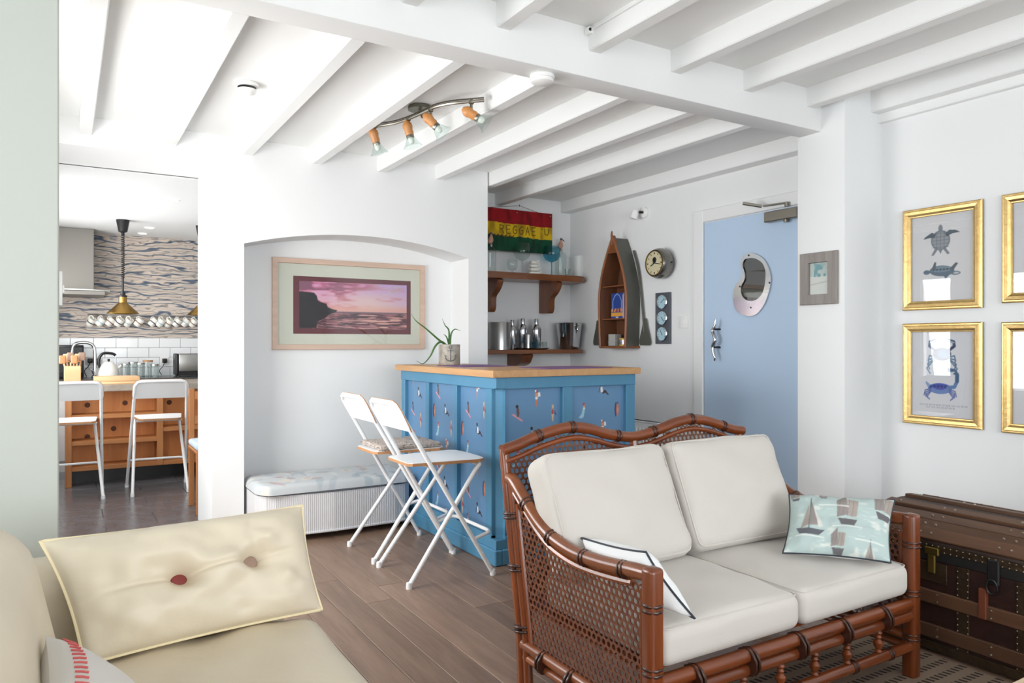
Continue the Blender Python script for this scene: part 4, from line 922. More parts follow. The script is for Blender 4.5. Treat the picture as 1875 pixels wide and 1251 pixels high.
sky = np.stack([244-40*X*(Y)+0*X, 196-18*(Y-.35)*2+0*X, 186+34*Y+10*X], -1); cv.a = sky.copy()
st = np.clip((.50*n1+.38*n2+.12*n3-.46+.30*(Y-.55)-.42*(X-.35))*4.0, 0, 1)*np.clip((Y-.40)*12, 0, 1); cv.mix(st*.85, (206, 98, 118)); cv.mix(np.clip((st-.55)*2, 0, 1)*.75*np.clip((.75-X)*2, 0, 1)*np.clip((Y-.5)*3, 0, 1), (120, 92, 120))
cv.mix(np.clip(1-abs(Y-.42)/.12, 0, 1)*.65, (242, 160, 136)); cv.mix(np.clip((n2-.5)*5, 0, 1)*np.clip((Y-.62)*4, 0, 1)*np.clip((X-.45)*3, 0, 1)*.6, (212, 204, 222)); cv.mix(np.exp(-((X-.62)/.28)**2-((Y-.58)/.2)**2)*.55, (252, 226, 206))
sea = (Y < .345); cv.a[sea] = (168, 110, 118); wv = np.clip((vnoise(216, 92, 12, 46, 40)*.6+vnoise(216, 92, 40, 92, 41)*.4-.40)*6, 0, 1)
cv.mix(wv*sea*.85, (70, 48, 60)); cv.mix(np.clip((vnoise(216, 92, 9, 60, 44)-.6)*6, 0, 1)*sea*np.clip((X-.15)*2, 0, 1)*.9, (246, 190, 176)); cv.mix(np.clip(1-abs(Y-.36)/.025, 0, 1)*(X > .25), (92, 74, 90))
cv.poly([(0, .02), (0, .78), (.13, .76), (.155, .70), (.165, .60), (.20, .56), (.24, .53), (.255, .46), (.30, .42), (.34, .40), (.32, .36), (.26, .30), (.22, .22), (.16, .16), (.15, .02)], (38, 38, 44))
ix0, ix1, iz0, iz1 = .163, .873, .232, .755
print_mesh('sunset_print', cv, lambda a, b: (px0+W*(ix0+(ix1-ix0)*a), py-.0068, pz0+Hh*(iz0+(iz1-iz0)*b)), pc)
MB().box(px0+.035, px1-.035, py-.0105, py-.009, pz0+.035, pz1-.035).build('glazing', 'picture_glass', pc)
# gold frames on the right wall
def turtle_print():
    cv = Canvas(124, 164, (222, 222, 224)); g, d, l = (124, 132, 140), (84, 96, 108), (168, 174, 178)
    c = .50; cv.ell(c-.02, .70, .155, .115, g); cv.ell(c-.02, .70, .13, .095, l, .6)
    for k in range(5):
        yy = .62+k*.04; cv.line([(c-.15, yy), (c+.11, yy)], .008, d, .6)
    for x in (c-.08, c-.02, c+.04): cv.line([(x, .60), (x, .80)], .008, d, .6)
    cv.ell(c-.02, .835, .035, .045, g)
    cv.poly([(c-.09, .77), (c-.16, .80), (c-.27, .755), (c-.30, .73), (c-.20, .74), (c-.12, .735)], d); cv.poly([(c+.05, .77), (c+.12, .81), (c+.22, .80), (c+.29, .77), (c+.18, .765), (c+.08, .74)], d)
    cv.poly([(c-.11, .61), (c-.17, .53), (c-.13, .53), (c-.07, .59)], g); cv.poly([(c+.06, .61), (c+.13, .54), (c+.09, .53), (c+.03, .59)], g); cv.poly([(c-.05, .59), (c-.02, .54), (c+.01, .59)], g)
    b = (92, 112, 128); cv.ell(c, .345, .20, .062, b, 1, -.05); cv.ell(c, .365, .17, .035, (130, 150, 162), .7)
    for k in range(6): cv.ell(c-.13+k*.055, .362, .018, .010, (52, 66, 80))
    cv.ell(c-.245, .34, .055, .026, b); cv.poly([(c-.17, .36), (c-.12, .45), (c-.09, .45), (c-.10, .36)], d); cv.poly([(c+.12, .36), (c+.22, .43), (c+.26, .42), (c+.17, .33)], d); cv.poly([(c+.02, .30), (c+.06, .25), (c+.12, .29)], b)
    cv.ell(c+.22, .31, .075, .022, b); cv.ell(c+.23, .31, .045, .010, (206, 208, 210)); cv.line([(c+.09, .13), (c+.13, .13)], .010, (120, 120, 124), .8)
    return cv
def crab_print():
    cv = Canvas(124, 164, (222, 223, 228)); n, b, l = (44, 66, 98), (64, 88, 176), (130, 160, 200)
    def leg(P, w, c): cv.line(P, w, c)
    cv.ell(.50, .735, .15, .075, n); cv.ell(.53, .74, .10, .055, (78, 120, 150), .9)
    for s in (-1, 1):
        for k in range(4): leg([(.50+s*.12, .70-.01*k), (.50+s*(.20+.015*k), .72-.05*k), (.50+s*(.22-.01*k), .66-.05*k)], .020, (86, 118, 146))
        cv.line([(.50+s*.11, .78), (.50+s*.20, .83), (.50+s*.19, .88), (.50+s*.10, .90)], .045, n); cv.line([(.50+s*.19, .87), (.50+s*.08, .905)], .02, (170, 190, 206))
    cv.ell(.47, .335, .19, .062, b); cv.ell(.47, .315, .15, .045, l, .7); cv.ell(.47, .35, .10, .03, (74, 70, 168), .8)
    for x in (.32, .38, .44, .50, .56): cv.ell(x, .36, .02, .016, (38, 52, 120))
    for s in (-1, 1):
        for k in range(4): leg([(.47+s*.15, .33-.012*k), (.47+s*(.24-.01*k), .31-.025*k), (.47+s*(.26-.03*k), .25-.015*k)], .018, (96, 112, 170))
    cv.line([(.60, .35), (.70, .36), (.745, .43)], .055, (96, 128, 178)); cv.line([(.74, .43), (.745, .50), (.70, .545), (.62, .555)], .06, (58, 96, 134)); cv.line([(.70, .53), (.61, .525)], .018, (200, 212, 220))
    cv.line([(.30, .37), (.25, .40), (.28, .36)], .03, l)
    g = (150, 152, 166); rr = np.random.default_rng(5)
    for y, x0, x1 in ((.140, .14, .90), (.112, .24, .72)):
        x = x0
        while x < x1:
            L = .02+.05*rr.random(); P = [(x+L*i/6, y+.010*math.sin(i*2.2+x*40)) for i in range(7)]; cv.line(P, .007, g, .75); x += L+.018
    return cv
def shell_print(seed):
    cv = Canvas(90, 120, (224, 224, 227)); q = (130, 144, 160)
    for k in range(2):
        yy = .68-.36*k; cv.ell(.55, yy, .20, .085, q, .9); cv.ell(.55, yy+.01, .15, .06, (168, 180, 190), .8); cv.line([(.72, yy), (.85, yy+.06)], .04, q); cv.line([(.72, yy), (.85, yy-.06)], .04, q)
    return cv
GP = [(.0, .0), (.0, .014), (.006, .020), (.012, .020), (.016, .026), (.030, .024), (.040, .016), (.045, .015), (.047, .008), (.047, .003)]
def gold_frame(u0, v0, u1, v1, label, cv):
    A = onx(u0, v0, XR-.026); B = onx(u1, v1, XR-.026); w_, h_ = A.y-B.y, A.z-B.z
    t = thing('framed_print', label, 'picture', (XR-.012, (A.y+B.y)/2, B.z), group='gold framed prints on the right wall')
    o = Vector((XR-.0005, A.y, B.z)); ring_frame(o, (0, -1, 0), (0, 0, 1), (-1, 0, 0), w_, h_, GP).build('frame', 'gold', t)
    MB().box(XR-.003, XR-.0006, B.y+.004, A.y-.004, B.z+.004, A.z-.004).build('backing', 'paper', t)
    print_mesh('print', cv, lambda a, b: (XR-.0040, A.y-.046-a*(w_-.092), B.z+.046+b*(h_-.092)), t)
    MB().box(XR-.0085, XR-.007, B.y+.046, A.y-.046, B.z+.046, A.z-.046).build('glazing', 'picture_glass', t)
tp_, cp_ = turtle_print(), crab_print()
gold_frame(1650.3, 386.8, 1796.5, 563.5, 'gold framed print of two grey turtles, above the crabs', tp_)
gold_frame(1650.3, 593, 1796.5, 788, 'gold framed print of two blue crabs with a caption beneath', cp_)
gold_frame(1832, 357, 1975, 549, 'gold framed print cut by the right edge, upper row beside the turtles', shell_print(1))
gold_frame(1831, 590, 1975, 806, 'gold framed print cut by the right edge, lower row beside the crabs', shell_print(2))
# small grey frame on the column
A = onx(1464, 466, XC-.02); B = onx(1531.5, 556, XC-.02); w_, h_ = A.y-B.y, A.z-B.z
t = thing('framed_print', 'small rough grey wooden frame on the white column beside the door', 'picture', (XC-.012, (A.y+B.y)/2, B.z))
ring_frame((XC-.0005, A.y, B.z), (0, -1, 0), (0, 0, 1), (-1, 0, 0), w_, h_, [(0, 0), (0, .018), (.004, .022), (.055, .020), (.057, .012), (.057, .003)]).build('frame', 'grey_frame', t)
cv = Canvas(40, 60, (226, 230, 224)); cv.a[34:, :] = (198, 212, 206); cv.mix(np.clip((vnoise(40, 60, 8, 10, 3)-.45)*4, 0, 1)*(cv.Y > .55)*(cv.X > .25), (120, 170, 178)); cv.line([(.0, .32), (1, .42)], .03, (170, 176, 174), .8)
print_mesh('print', cv, lambda a, b: (XC-.005, A.y-.05-a*(w_-.10), B.z+.05+b*(h_-.10)), t)
MB().box(XC-.0095, XC-.008, B.y+.055, A.y-.055, B.z+.055, A.z-.055).build('glazing', 'picture_glass', t)
# ================================================================== things on the door wall
# boat-shaped shelf
def bw(t):   # half width of the hull along its height
    return .172*max(0, (1-max(0, (t-.42)/.58)**1.75))*(1-.09*max(0, (.42-t)/.42)**1.5)
bp0 = onx(1121, 636, XR-.15); byc = bp0.y-.012; bz0, bz1 = bp0.z, 2.025; xf, xb = XR-.155, XR-.002
bo = thing('boat_shelf', 'wall shelf shaped like a wooden rowing boat standing on its stern', 'shelf', (XR-.08, byc, bz0))
def hull(t, x, k=1.0): return bz0+(bz1-bz0)*t, bw(t)*k
nt_ = 26; mbH = MB(); mbI = MB(); gL, gR = [], []
for s in (-1, 1):
    vo, vi, fo = [], [], []
    for i in range(nt_+1):
        t_ = i/nt_; z, hw_ = hull(t_, 0)
        vo += [(xf, byc+s*(hw_+.004), z), (xb, byc+s*(hw_*.86+.004), z)]; vi += [(xf, byc+s*max(hw_-.010, 0), z), (xb-.004, byc+s*max(hw_*.86-.010, 0), z)]
        (gL if s > 0 else gR).append((xf-.004, byc+s*hw_, z))
    fo = [(2*i, 2*i+1, 2*i+3, 2*i+2) for i in range(nt_)]; mbH.add(vo, fo, True); mbI.add(vi, fo, True)
mbH.build('hull_planking', 'hull_grey', bo); mbI.build('hull_lining', 'boat_lining', bo)
mb = MB(); mb.add([(xb-.003, byc+s*bw(i/nt_)*.86, bz0+(bz1-bz0)*i/nt_) for i in range(nt_+1) for s in (-1, 1)], [(2*i, 2*i+1, 2*i+3, 2*i+2) for i in range(nt_)]); mb.build('back_board', 'boat_lining', bo)
MB().tube(gL[::-1]+[(xf-.004, byc+bw(0), bz0), (xf-.004, byc-bw(0), bz0)]+gR, .010, 8).build('gunwale', 'boat_wood', bo)
MB().bbox(xf, xb, byc-bw(0)+.002, byc+bw(0)-.002, bz0-.008, bz0+.010, .002).build('transom', 'boat_wood', bo)
MB().prism([(xf-.004, byc-bw(.86), bz0+(bz1-bz0)*.86), (xf-.004, byc+bw(.86), bz0+(bz1-bz0)*.86), (xf-.004, byc, bz1+.02)], (.03, 0, 0)).build('breasthook', 'boat_wood', bo)
MB().tube([(xf-.006, byc, bz1-.06), (xf-.010, byc, bz1+.02), (xf-.008, byc, bz1+.052)], [.010, .010, .006], 8).build('stem_post', 'boat_wood', bo)
sh_z = [onx(1118, 525, XR-.10).z, onx(1118, 584, XR-.10).z]
for z in sh_z:
    t_ = (z-bz0)/(bz1-bz0); hw_ = bw(t_)-.013; MB().bbox(xf+.006, xb-.005, byc-hw_*.92, byc+hw_*.92, z-.010, z, .002).build('shelf_board', 'boat_wood', bo)
for s, lab in ((1, 'left'), (-1, 'right')):
    k_ = (.345 if s > 0 else .225)/.235; q = [(byc+s*.10, 1.92), (byc+s*.165*k_, 1.75), (byc+s*.215*k_, 1.45), (byc+s*.235*k_, 1.27)]
    oa = thing('oar', 'grey painted oar hanging at the %s side of the boat shelf' % lab, 'oar', (XR-.02, byc+s*.235, 1.16), group='oars of the boat shelf')
    MB().tube(catmull([(XR-.022, y, z) for y, z in q], 4), .009, 8).build('shaft', 'hull_grey', oa)
    bl = [(-.012, .34), (.012, .34), (.03, .22), (.058, .08), (.062, .03), (.052, .0), (-.052, .0), (-.062, .03), (-.058, .08), (-.03, .22)]
    MB().prism([(XR-.028, byc+s*.245*k_+a, 1.165+b*.62) for a, b in bl], (.010, 0, 0)).build('blade', 'hull_grey', oa)
# on the boat's shelves
zz = sh_z[1]; cv = Canvas(40, 60, (44, 72, 150)); cv.mix(np.clip(.26-cv.Y, 0, 1)*30*(cv.Y > .10), (232, 170, 70)); cv.mix((cv.Y > .26)*(cv.Y < .40)*np.clip((vnoise(40, 60, 12, 4, 3)-.4)*5, 0, 1), (236, 150, 60))
cv.line([(.15, .30), (.15, .70), (.30, .88), (.5, .97), (.70, .88), (.85, .70), (.85, .30)], .05, (150, 186, 226)); cv.ell(.5, .32, .06, .05, (220, 60, 50)); cv.ell(.5, .06, .12, .03, (220, 226, 240))
bk = thing('book', 'blue book with an arch and orange cover facing out in the boat shelf', 'book', (xf+.06, byc+.01, zz), group='books in the boat shelf')
MB().box(xf+.062, xf+.080, byc-.055, byc+.095, zz, zz+.205).build('pages', 'paper', bk); print_mesh('cover', cv, lambda a, b: (xf+.0615, byc+.095-a*.15, zz+b*.205), bk, 'gloss_print')
for k, (y, hh, c, lb) in enumerate(((byc-.075, .19, (196, 176, 200), 'slim lilac book beside the blue one in the boat shelf'), (byc-.100, .175, (92, 52, 60), 'slim maroon book beside the lilac one in the boat shelf'))):
    b2 = thing('book', lb, 'book', (xf+.08, y, zz), group='books in the boat shelf')
    MB().bbox(xf+.045, xf+.135, y-.009, y+.009, zz, zz+hh, .002).build('cover', mat('book_%d' % k, c, .5), b2); MB().box(xf+.048, xf+.132, y-.007, y+.007, zz+.003, zz+hh+.0005).build('pages', 'paper', b2)
solo(MB().bbox(xf+.02, xf+.09, byc+.0, byc+.082, bz0+.010, bz0+.105, .003).bbox(xf+.018, xf+.092, byc-.002, byc+.084, bz0+.035, bz0+.04, .001), 'small_box', mat('grey_box', (176, 176, 172), .5), 'small grey box at the bottom of the boat shelf', 'box')
tn = thing('tin', 'small round tin with yellow bands in the boat shelf', 'tin', (xf+.06, byc-.075, bz0+.010))
MB().lathe([(.042, 0), (.042, .055)], (xf+.06, byc-.075, bz0+.010), n=20).build('body', mat('tin_band', (120, 120, 140), .3, .6, var=((220, 220, 220), 30, .7)), tn)
for z in (0.0, .050): MB().lathe([(.0435, z), (.0435, z+.013)], (xf+.06, byc-.075, bz0+.010), n=20).build('rim', 'ochre', tn)
# ship's clock
c0 = onx(1198, 482, XR-.12); ck = thing('wall_clock', "round brushed metal ship's clock with a cream dial", 'clock', (XR-.06, c0.y, c0.z-.11))
ax = (-1, 0, 0); cc0 = (XR-.001, c0.y, c0.z)
MB().lathe([(.090, 0), (.103, .015), (.114, .045), (.116, .075), (.108, .105), (.100, .120), (.092, .122), (.090, .116)], cc0, ax, 36, cap=False).build('case', mat('clock_metal', (150, 148, 142), .25, 1.0, var=((110, 108, 104), 14, .5)), ck)
MB().lathe([(.092, .117), (.0, .117)], cc0, ax, 32, cap=False).build('dial', 'dial_cream', ck)
MB().lathe([(.0965, .119), (.0965, .125), (.089, .125), (.089, .118)], cc0, ax, 32, cap=False).build('bezel', 'brass', ck)
def dial(a, r, h=.118): return (XR-.001-h, c0.y-math.sin(a)*r, c0.z+math.cos(a)*r)
mb = MB()
for k in range(12): mb.tube([dial(k*math.pi/6, .068), dial(k*math.pi/6, .080)], .0022 if k % 3 else .0045, 5)
mb.build('hour_marks', 'black', ck); ck.children[-1]['kind'] = 'stuff'
MB().lathe([(.022, .1175), (.020, .119), (0, .1192)], (XR-.001, c0.y, c0.z+.024), ax, 16, cap=False).build('emblem', 'black', ck)
MB().tube([dial(4.25, .045, .121), dial(4.25-math.pi, .012, .121)], .0035, 6).build('hour_hand', 'black', ck)
MB().tube([dial(1.75, .070, .1225), dial(1.75-math.pi, .015, .1225)], .0022, 6).build('minute_hand', 'black', ck)
MB().lathe([(.088, .1235), (0, .1235)], cc0, ax, 28, cap=False).build('glazing', 'picture_glass', ck)
MB().lathe([(.007, 0), (.007, .006)], (XR-.055, c0.y-.1125, c0.z), (0, -1, 0), 8).build('winder', 'black', ck)
# three dials
A = onx(1201, 537, XR-.01); B = onx(1228, 630, XR-.01)
wg = thing('weather_station', 'slate board with three pale blue gauge dials beneath the clock', 'barometer', (XR-.01, (A.y+B.y)/2, B.z))
MB().bbox(XR-.018, XR-.001, B.y, A.y, B.z, A.z, .003).build('board', 'slate_board', wg); yc = (A.y+B.y)/2
for k, v in enumerate((553, 582.5, 611.5)):
    z = onx(1214, v, XR-.01).z; R_ = .058
    g_ = MB().lathe([(R_, 0), (R_, .010), (R_-.006, .013), (R_-.008, .008)], (XR-.018, yc, z), ax, 28, cap=False).build('bezel', 'chrome', wg)
    MB().lathe([(R_-.006, .007), (0, .007)], (XR-.018, yc, z), ax, 28, cap=False).build('dial', 'dial_blue', g_)
    mb = MB()
    for q in range(9):
        a = -2.2+q*.55; mb.tube([(XR-.0258, yc-math.sin(a)*.034, z+math.cos(a)*.034), (XR-.0258, yc-math.sin(a)*.044, z+math.cos(a)*.044)], .0016, 4)
    mb.build('scale_marks', 'slate_board', g_)['kind'] = 'stuff'
    a = (.9, 2.4, -.5)[k]; MB().tube([(XR-.027, yc+math.sin(a)*.012, z-math.cos(a)*.012), (XR-.027, yc-math.sin(a)*.036, z+math.cos(a)*.036)], .0018, 5).build('needle', 'black', g_)
p = onx(1252, 590, XR); sw = thing('light_switch', 'white square switch plate between the gauges and the door', 'light switch', (XR-.005, p.y, p.z-.043))
MB().bbox(XR-.009, XR-.0005, p.y-.045, p.y+.045, p.z-.045, p.z+.045, .003, 2).build('plate', 'plastic_white', sw); MB().bbox(XR-.014, XR-.008, p.y-.010, p.y+.010, p.z-.018, p.z+.018, .002).build('rocker', 'plastic_white', sw)
p = onx(1172, 392, XR-.04); sl = thing('wall_spotlight', 'small white adjustable spotlight high on the door wall', 'wall light', (XR-.04, p.y, p.z-.05))
MB().lathe([(.042, 0), (.042, .022), (.036, .026)], (XR-.0005, p.y-.02, p.z+.012), ax, 18).build('base', 'plastic_white', sl)
MB().tube([(XR-.026, p.y-.02, p.z+.012), (XR-.055, p.y-.005, p.z+.012)], .010, 8).build('arm', 'dark_metal', sl)
hd_ = MB().lathe([(.024, 0), (.030, .02), (.030, .065), (.026, .066)], (XR-.07, p.y+.018, p.z+.025), (-.25, .15, -1), 16).build('head', 'plastic_white', sl)
MB().lathe([(.025, .064), (0, .062)], (XR-.07, p.y+.018, p.z+.025), (-.25, .15, -1), 16, cap=False).build('lens', 'steel', hd_)
# radiator
ra = thing('radiator', 'white panel radiator low on the wall behind the bar', 'radiator', (XR-.06, 4.62, .0)); ry0, ry1, rz1 = 4.17, 5.10, onx(1185, 772, XR-.09).z
MB().bbox(XR-.095, XR-.035, ry0, ry1, .12, rz1, .006, 2).build('panel', 'gloss_white', ra)
n = 22
for k in range(n): y = ry0+.035+(ry1-ry0-.07)*k/(n-1); MB().tube([(XR-.095, y, .16), (XR-.095, y, rz1-.055)], .011, 8).build('flute', 'gloss_white', ra)
MB().bbox(XR-.10, XR-.03, ry0-.004, ry1+.004, rz1-.014, rz1, .004).build('top_grille', 'gloss_white', ra)
MB().lathe([(.016, 0), (.018, .03), (.012, .05)], (XR-.065, ry0-.03, rz1-.045), n=12).build('vent_valve', 'plastic_white', ra)
MB().bbox(XR-.04, XR-.0005, ry0+.1, ry0+.14, .2, rz1-.1, .002).build('bracket', 'gloss_white', ra); MB().bbox(XR-.04, XR-.0005, ry1-.14, ry1-.1, .2, rz1-.1, .002).build('bracket', 'gloss_white', ra)
# ================================================================== shelves behind the bar
def rough_shelf(z_top, th, xr, yf, label):
    t = thing('wall_shelf', label, 'shelf', (3.3, YS-.15, z_top-th), group='live-edge shelves behind the bar')
    front = [(2.70, yf+.012), (2.9, yf-.004), (3.1, yf+.006), (3.3, yf+.002), (3.5, yf+.010), (3.66, yf+.0), (xr-.10, yf+.004), (xr-.03, yf+.030), (xr-.006, yf+.085), (xr, YS-.001)]
    P = [Vector((2.70, YS-.001, z_top-th))]+[Vector((p.x, p.y, z_top-th)) for p in catmull([(x, y, 0) for x, y in front], 4)]
    bm = bmesh.new(); vs = [bm.verts.new(p) for p in P]; f = bm.faces.new(vs); r = bmesh.ops.extrude_face_region(bm, geom=[f])
    for v in [e for e in r['geom'] if isinstance(e, bmesh.types.BMVert)]: v.co.z += th
    bmesh.ops.bevel(bm, geom=[e for e in bm.edges if abs(e.verts[0].co.z-e.verts[1].co.z) < 1e-6], offset=.006, segments=2, affect='EDGES')
    MB().bm(bm, True).build('board', 'yew', t); return t
def bracket(t, xc, w_, z1, prof):
    MB().prism([(xc-w_/2, YS-.001-a, z1+b) for a, b in catmull_2(prof)], (w_, 0, 0)).build('bracket', 'yew_v', t)
def catmull_2(P): return [(p.x, p.y) for p in catmull([(a, b, 0) for a, b in P], 3)]
ZU = ony(1000, 502, 5.12).z; ZL = ony(1000, 640.5, 5.12).z
us_ = rough_shelf(ZU, .052, 3.885, 5.12, 'thick live-edge wooden shelf holding glasses and bottles, upper of two')
ls_ = rough_shelf(ZL, .034, 3.875, 5.13, 'live-edge wooden shelf holding shakers and ice buckets, lower of two')
PR = [(0, 0), (.262, 0), (.268, -.05), (.225, -.10), (.175, -.135), (.165, -.18), (.165, -.225), (.145, -.262), (.11, -.268), (.0, -.262)]
bracket(us_, ony(997, 550, YS-.05).x, .052, ZU-.052, PR); bracket(us_, ony(893, 550, YS-.05).x-.01, .052, ZU-.052, PR)
bracket(ls_, ony(941, 660, YS-.03).x, .10, ZL-.034, [(0, 0), (.24, 0), (.235, -.05), (.20, -.085), (.12, -.105), (0, -.105)])
YI = 5.27
def ax_(u, y=YI): return ony(u, 600, y).x
def hz(v, u, y=YI): return ony(u, v, y).z
def vessel(name, u, prof, material, label, cat, y=YI, z=None, group=None, n=20):
    mb = MB().lathe(prof, (ax_(u, y), y, (ZU if z is None else z)+.0005), n=n, cap=False); return solo(mb, name, material, label, cat, group)
def balloon(R, H, stem): return [(R*.62, 0), (R*.62, .003), (.006, .010), (.005, stem), (R*.30, stem+.006), (R*.72, stem+(H-stem)*.16), (R*.95, stem+(H-stem)*.38), (R, stem+(H-stem)*.58), (R*.94, stem+(H-stem)*.82), (R*.84, H)]
vessel('gin_glass', 956, balloon(.074, .262, .115), 'clear_glass', 'large clear balloon glass standing in front of the striped sign', 'glass', group='glasses on the upper shelf')
vessel('gin_glass', 1010, balloon(.076, .258, .120), 'blue_glass', 'large turquoise blue balloon glass on the upper shelf', 'glass', group='glasses on the upper shelf')
vessel('brandy_glass', 938, balloon(.046, .120, .022), 'clear_glass', 'small clear brandy glass left of the large balloon glass', 'glass', y=5.25, group='glasses on the upper shelf')
vessel('shot_glass', 1039, [(.0, .004), (.020, .0), (.022, .01), (.028, .062), (.026, .062), (.020, .012), (0, .012)], 'clear_glass', 'short clear tumbler beside the frosted vase on the upper shelf', 'glass', y=5.19, group='glasses on the upper shelf')
vessel('glass_vase', 1060, [(.0, 0), (.052, 0), (.053, .005), (.053, .195), (.050, .195), (.049, .01), (0, .008)], 'frosted', 'white frosted glass cylinder vase at the right end of the upper shelf', 'vase', y=5.29)
def bird_bottle(u, y, H, R, label):
    x = ax_(u, y); z = ZU+.0005; t = thing('glass_bottle', label, 'bottle', (x, y, z), group='bird-stopper bottles on the upper shelf')
    MB().lathe([(0, 0), (R, 0), (R, H*.72), (R*.9, H*.82), (.016, H*.93), (.014, H), (.012, H)], (x, y, z), n=20, cap=False).build('bottle', 'clear_glass', t)
    s_ = MB().lathe([(.012, H-.015), (.014, H+.004), (.012, H+.010)], (x, y, z), n=10).build('stopper', 'nickel', t)
    MB().tube(catmull([(x-.014, y, z+H+.010), (x-.002, y, z+H+.045), (x+.003, y, z+H+.085)], 4), [.010, .017, .022, .024, .022, .018, .014, .010, .008], 10).build('bird_body', 'bird_pink', s_)
    MB().lathe([(.0, -.014), (.012, -.006), (.013, .004), (0, .014)], (x+.003, y, z+H+.092), n=10).build('bird_head', 'slate_board', s_)
    MB().tube([(x+.012, y, z+H+.093), (x+.040, y-.004, z+H+.072)], [.006, .0015], 6).build('bird_beak', 'dark_metal', s_)
    return t
bird_bottle(899, 5.24, .225, .042, 'clear bottle with a bird stopper at the left end of the upper shelf')
bird_bottle(1027, 5.33, .245, .050, 'clear bottle with a bird stopper behind the turquoise glass')
# little white stacked ornament
x = ax_(978, 5.24); orn = thing('wave_ornament', 'small white ornament of stacked curling waves on the upper shelf', 'ornament', (x, 5.24, ZU))
for k in range(4):
    w_ = .052-.008*k; z = ZU+.014+.030*k
    MB().rbox((w_*2, .05, .026), .012, 3, 3, None, (x-.004*k, 5.24, z)).build('tier', 'enamel', orn)
    MB().tube(catmull([(x+w_-.012, 5.225, z+.002), (x+w_+.008, 5.225, z+.010), (x+w_+.004, 5.225, z+.022), (x+w_-.008, 5.225, z+.018)], 3), .005, 6).build('curl', 'enamel', orn)
# lower shelf
ZB = ZL+.0005
def low(name, u, prof, m, label, cat, y=5.26, z=None, group=None, n=24): return vessel(name, u, prof, m, label, cat, y=y, z=ZL if z is None else z, group=group, n=n)
low('ice_bucket', 915, [(0, 0), (.094, 0), (.094, .222), (.092, .226), (.088, .226), (.088, .01), (0, .01)], 'steel', 'brushed steel cylinder at the left end of the lower shelf', 'ice bucket', y=5.25, n=32)
def shaker(u, y, H, R, z, label):
    x = ax_(u, y); t = thing('cocktail_shaker', label, 'cocktail shaker', (x, y, z), group='cocktail shakers on the lower shelf')
    MB().lathe([(0, 0), (R*.82, 0), (R*.86, .004), (R, H*.58), (R, H*.62)], (x, y, z), n=24, cap=False).build('body', 'chrome', t)
    MB().lathe([(R*1.02, H*.60), (R*1.02, H*.64), (R*.85, H*.74), (R*.5, H*.80), (R*.45, H*.82)], (x, y, z), n=24, cap=False).build('strainer_top', 'chrome', t)
    MB().lathe([(R*.48, H*.82), (R*.50, H*.97), (R*.42, H), (0, H)], (x, y, z), n=16, cap=False).build('cap', 'chrome', t)
ZT = ZL+.012
shaker(938, 5.30, .250, .036, ZL+.0005, 'tall steel cocktail shaker between the ice bucket and the tray')
shaker(957, 5.31, .252, .040, ZT, 'round-shouldered steel cocktail shaker at the back of the tray')
shaker(982, 5.29, .250, .042, ZT, 'polished steel cocktail shaker at the right of the tray')
x = ax_(975, 5.24); ty = thing('round_tray', 'round silver tray under the shakers on the lower shelf', 'tray', (x, 5.24, ZL))
MB().lathe([(0, .0005), (.14, .0005), (.155, .006), (.168, .012), (.170, .014), (.152, .010), (.13, .006), (0, .006)], (x, 5.262, ZL), n=40, cap=False).xf(Matrix.Translation((x, 5.262, 0)) @ Matrix.Diagonal((1, .78, 1, 1)) @ Matrix.Translation((-x, -5.262, 0))).build('dish', 'chrome', ty)
low('jigger', 967, [(0, 0), (.026, 0), (.024, .04), (.030, .118), (.028, .118), (.02, .05)], 'steel', 'small steel measure cup on the tray', 'measure', y=5.22, z=ZT-.004)
for k, u in enumerate((979, 987, 997)):
    low('shot_glass', u, [(0, .004), (.018, 0), (.019, .01), (.024, .056), (.022, .056), (.017, .012), (0, .012)], 'blue_glass' if k == 0 else 'clear_glass', ('leftmost', 'middle', 'rightmost')[k]+' of three shot glasses at the front of the tray', 'glass', y=5.175+.004*k, z=ZT-.004, group='shot glasses on the tray')
x = ax_(1042, 5.26); wc = thing('wine_cooler', 'polished steel wine cooler bucket at the right end of the lower shelf', 'ice bucket', (x, 5.26, ZL))
MB().lathe([(0, 0), (.082, 0), (.086, .006), (.116, .222), (.120, .228), (.116, .231), (.110, .226), (.080, .012), (0, .012)], (x, 5.26, ZB), n=36, cap=False).build('body', 'chrome', wc)
for s in (1,):
    MB().tube(catmull([(x+.02, 5.26-.113, ZB+.20), (x-.002, 5.26-.128, ZB+.192), (x-.008, 5.26-.132, ZB+.172), (x+.006, 5.26-.130, ZB+.158), (x+.022, 5.26-.122, ZB+.166)], 4), .005, 6).build('ring_handle', 'chrome', wc)
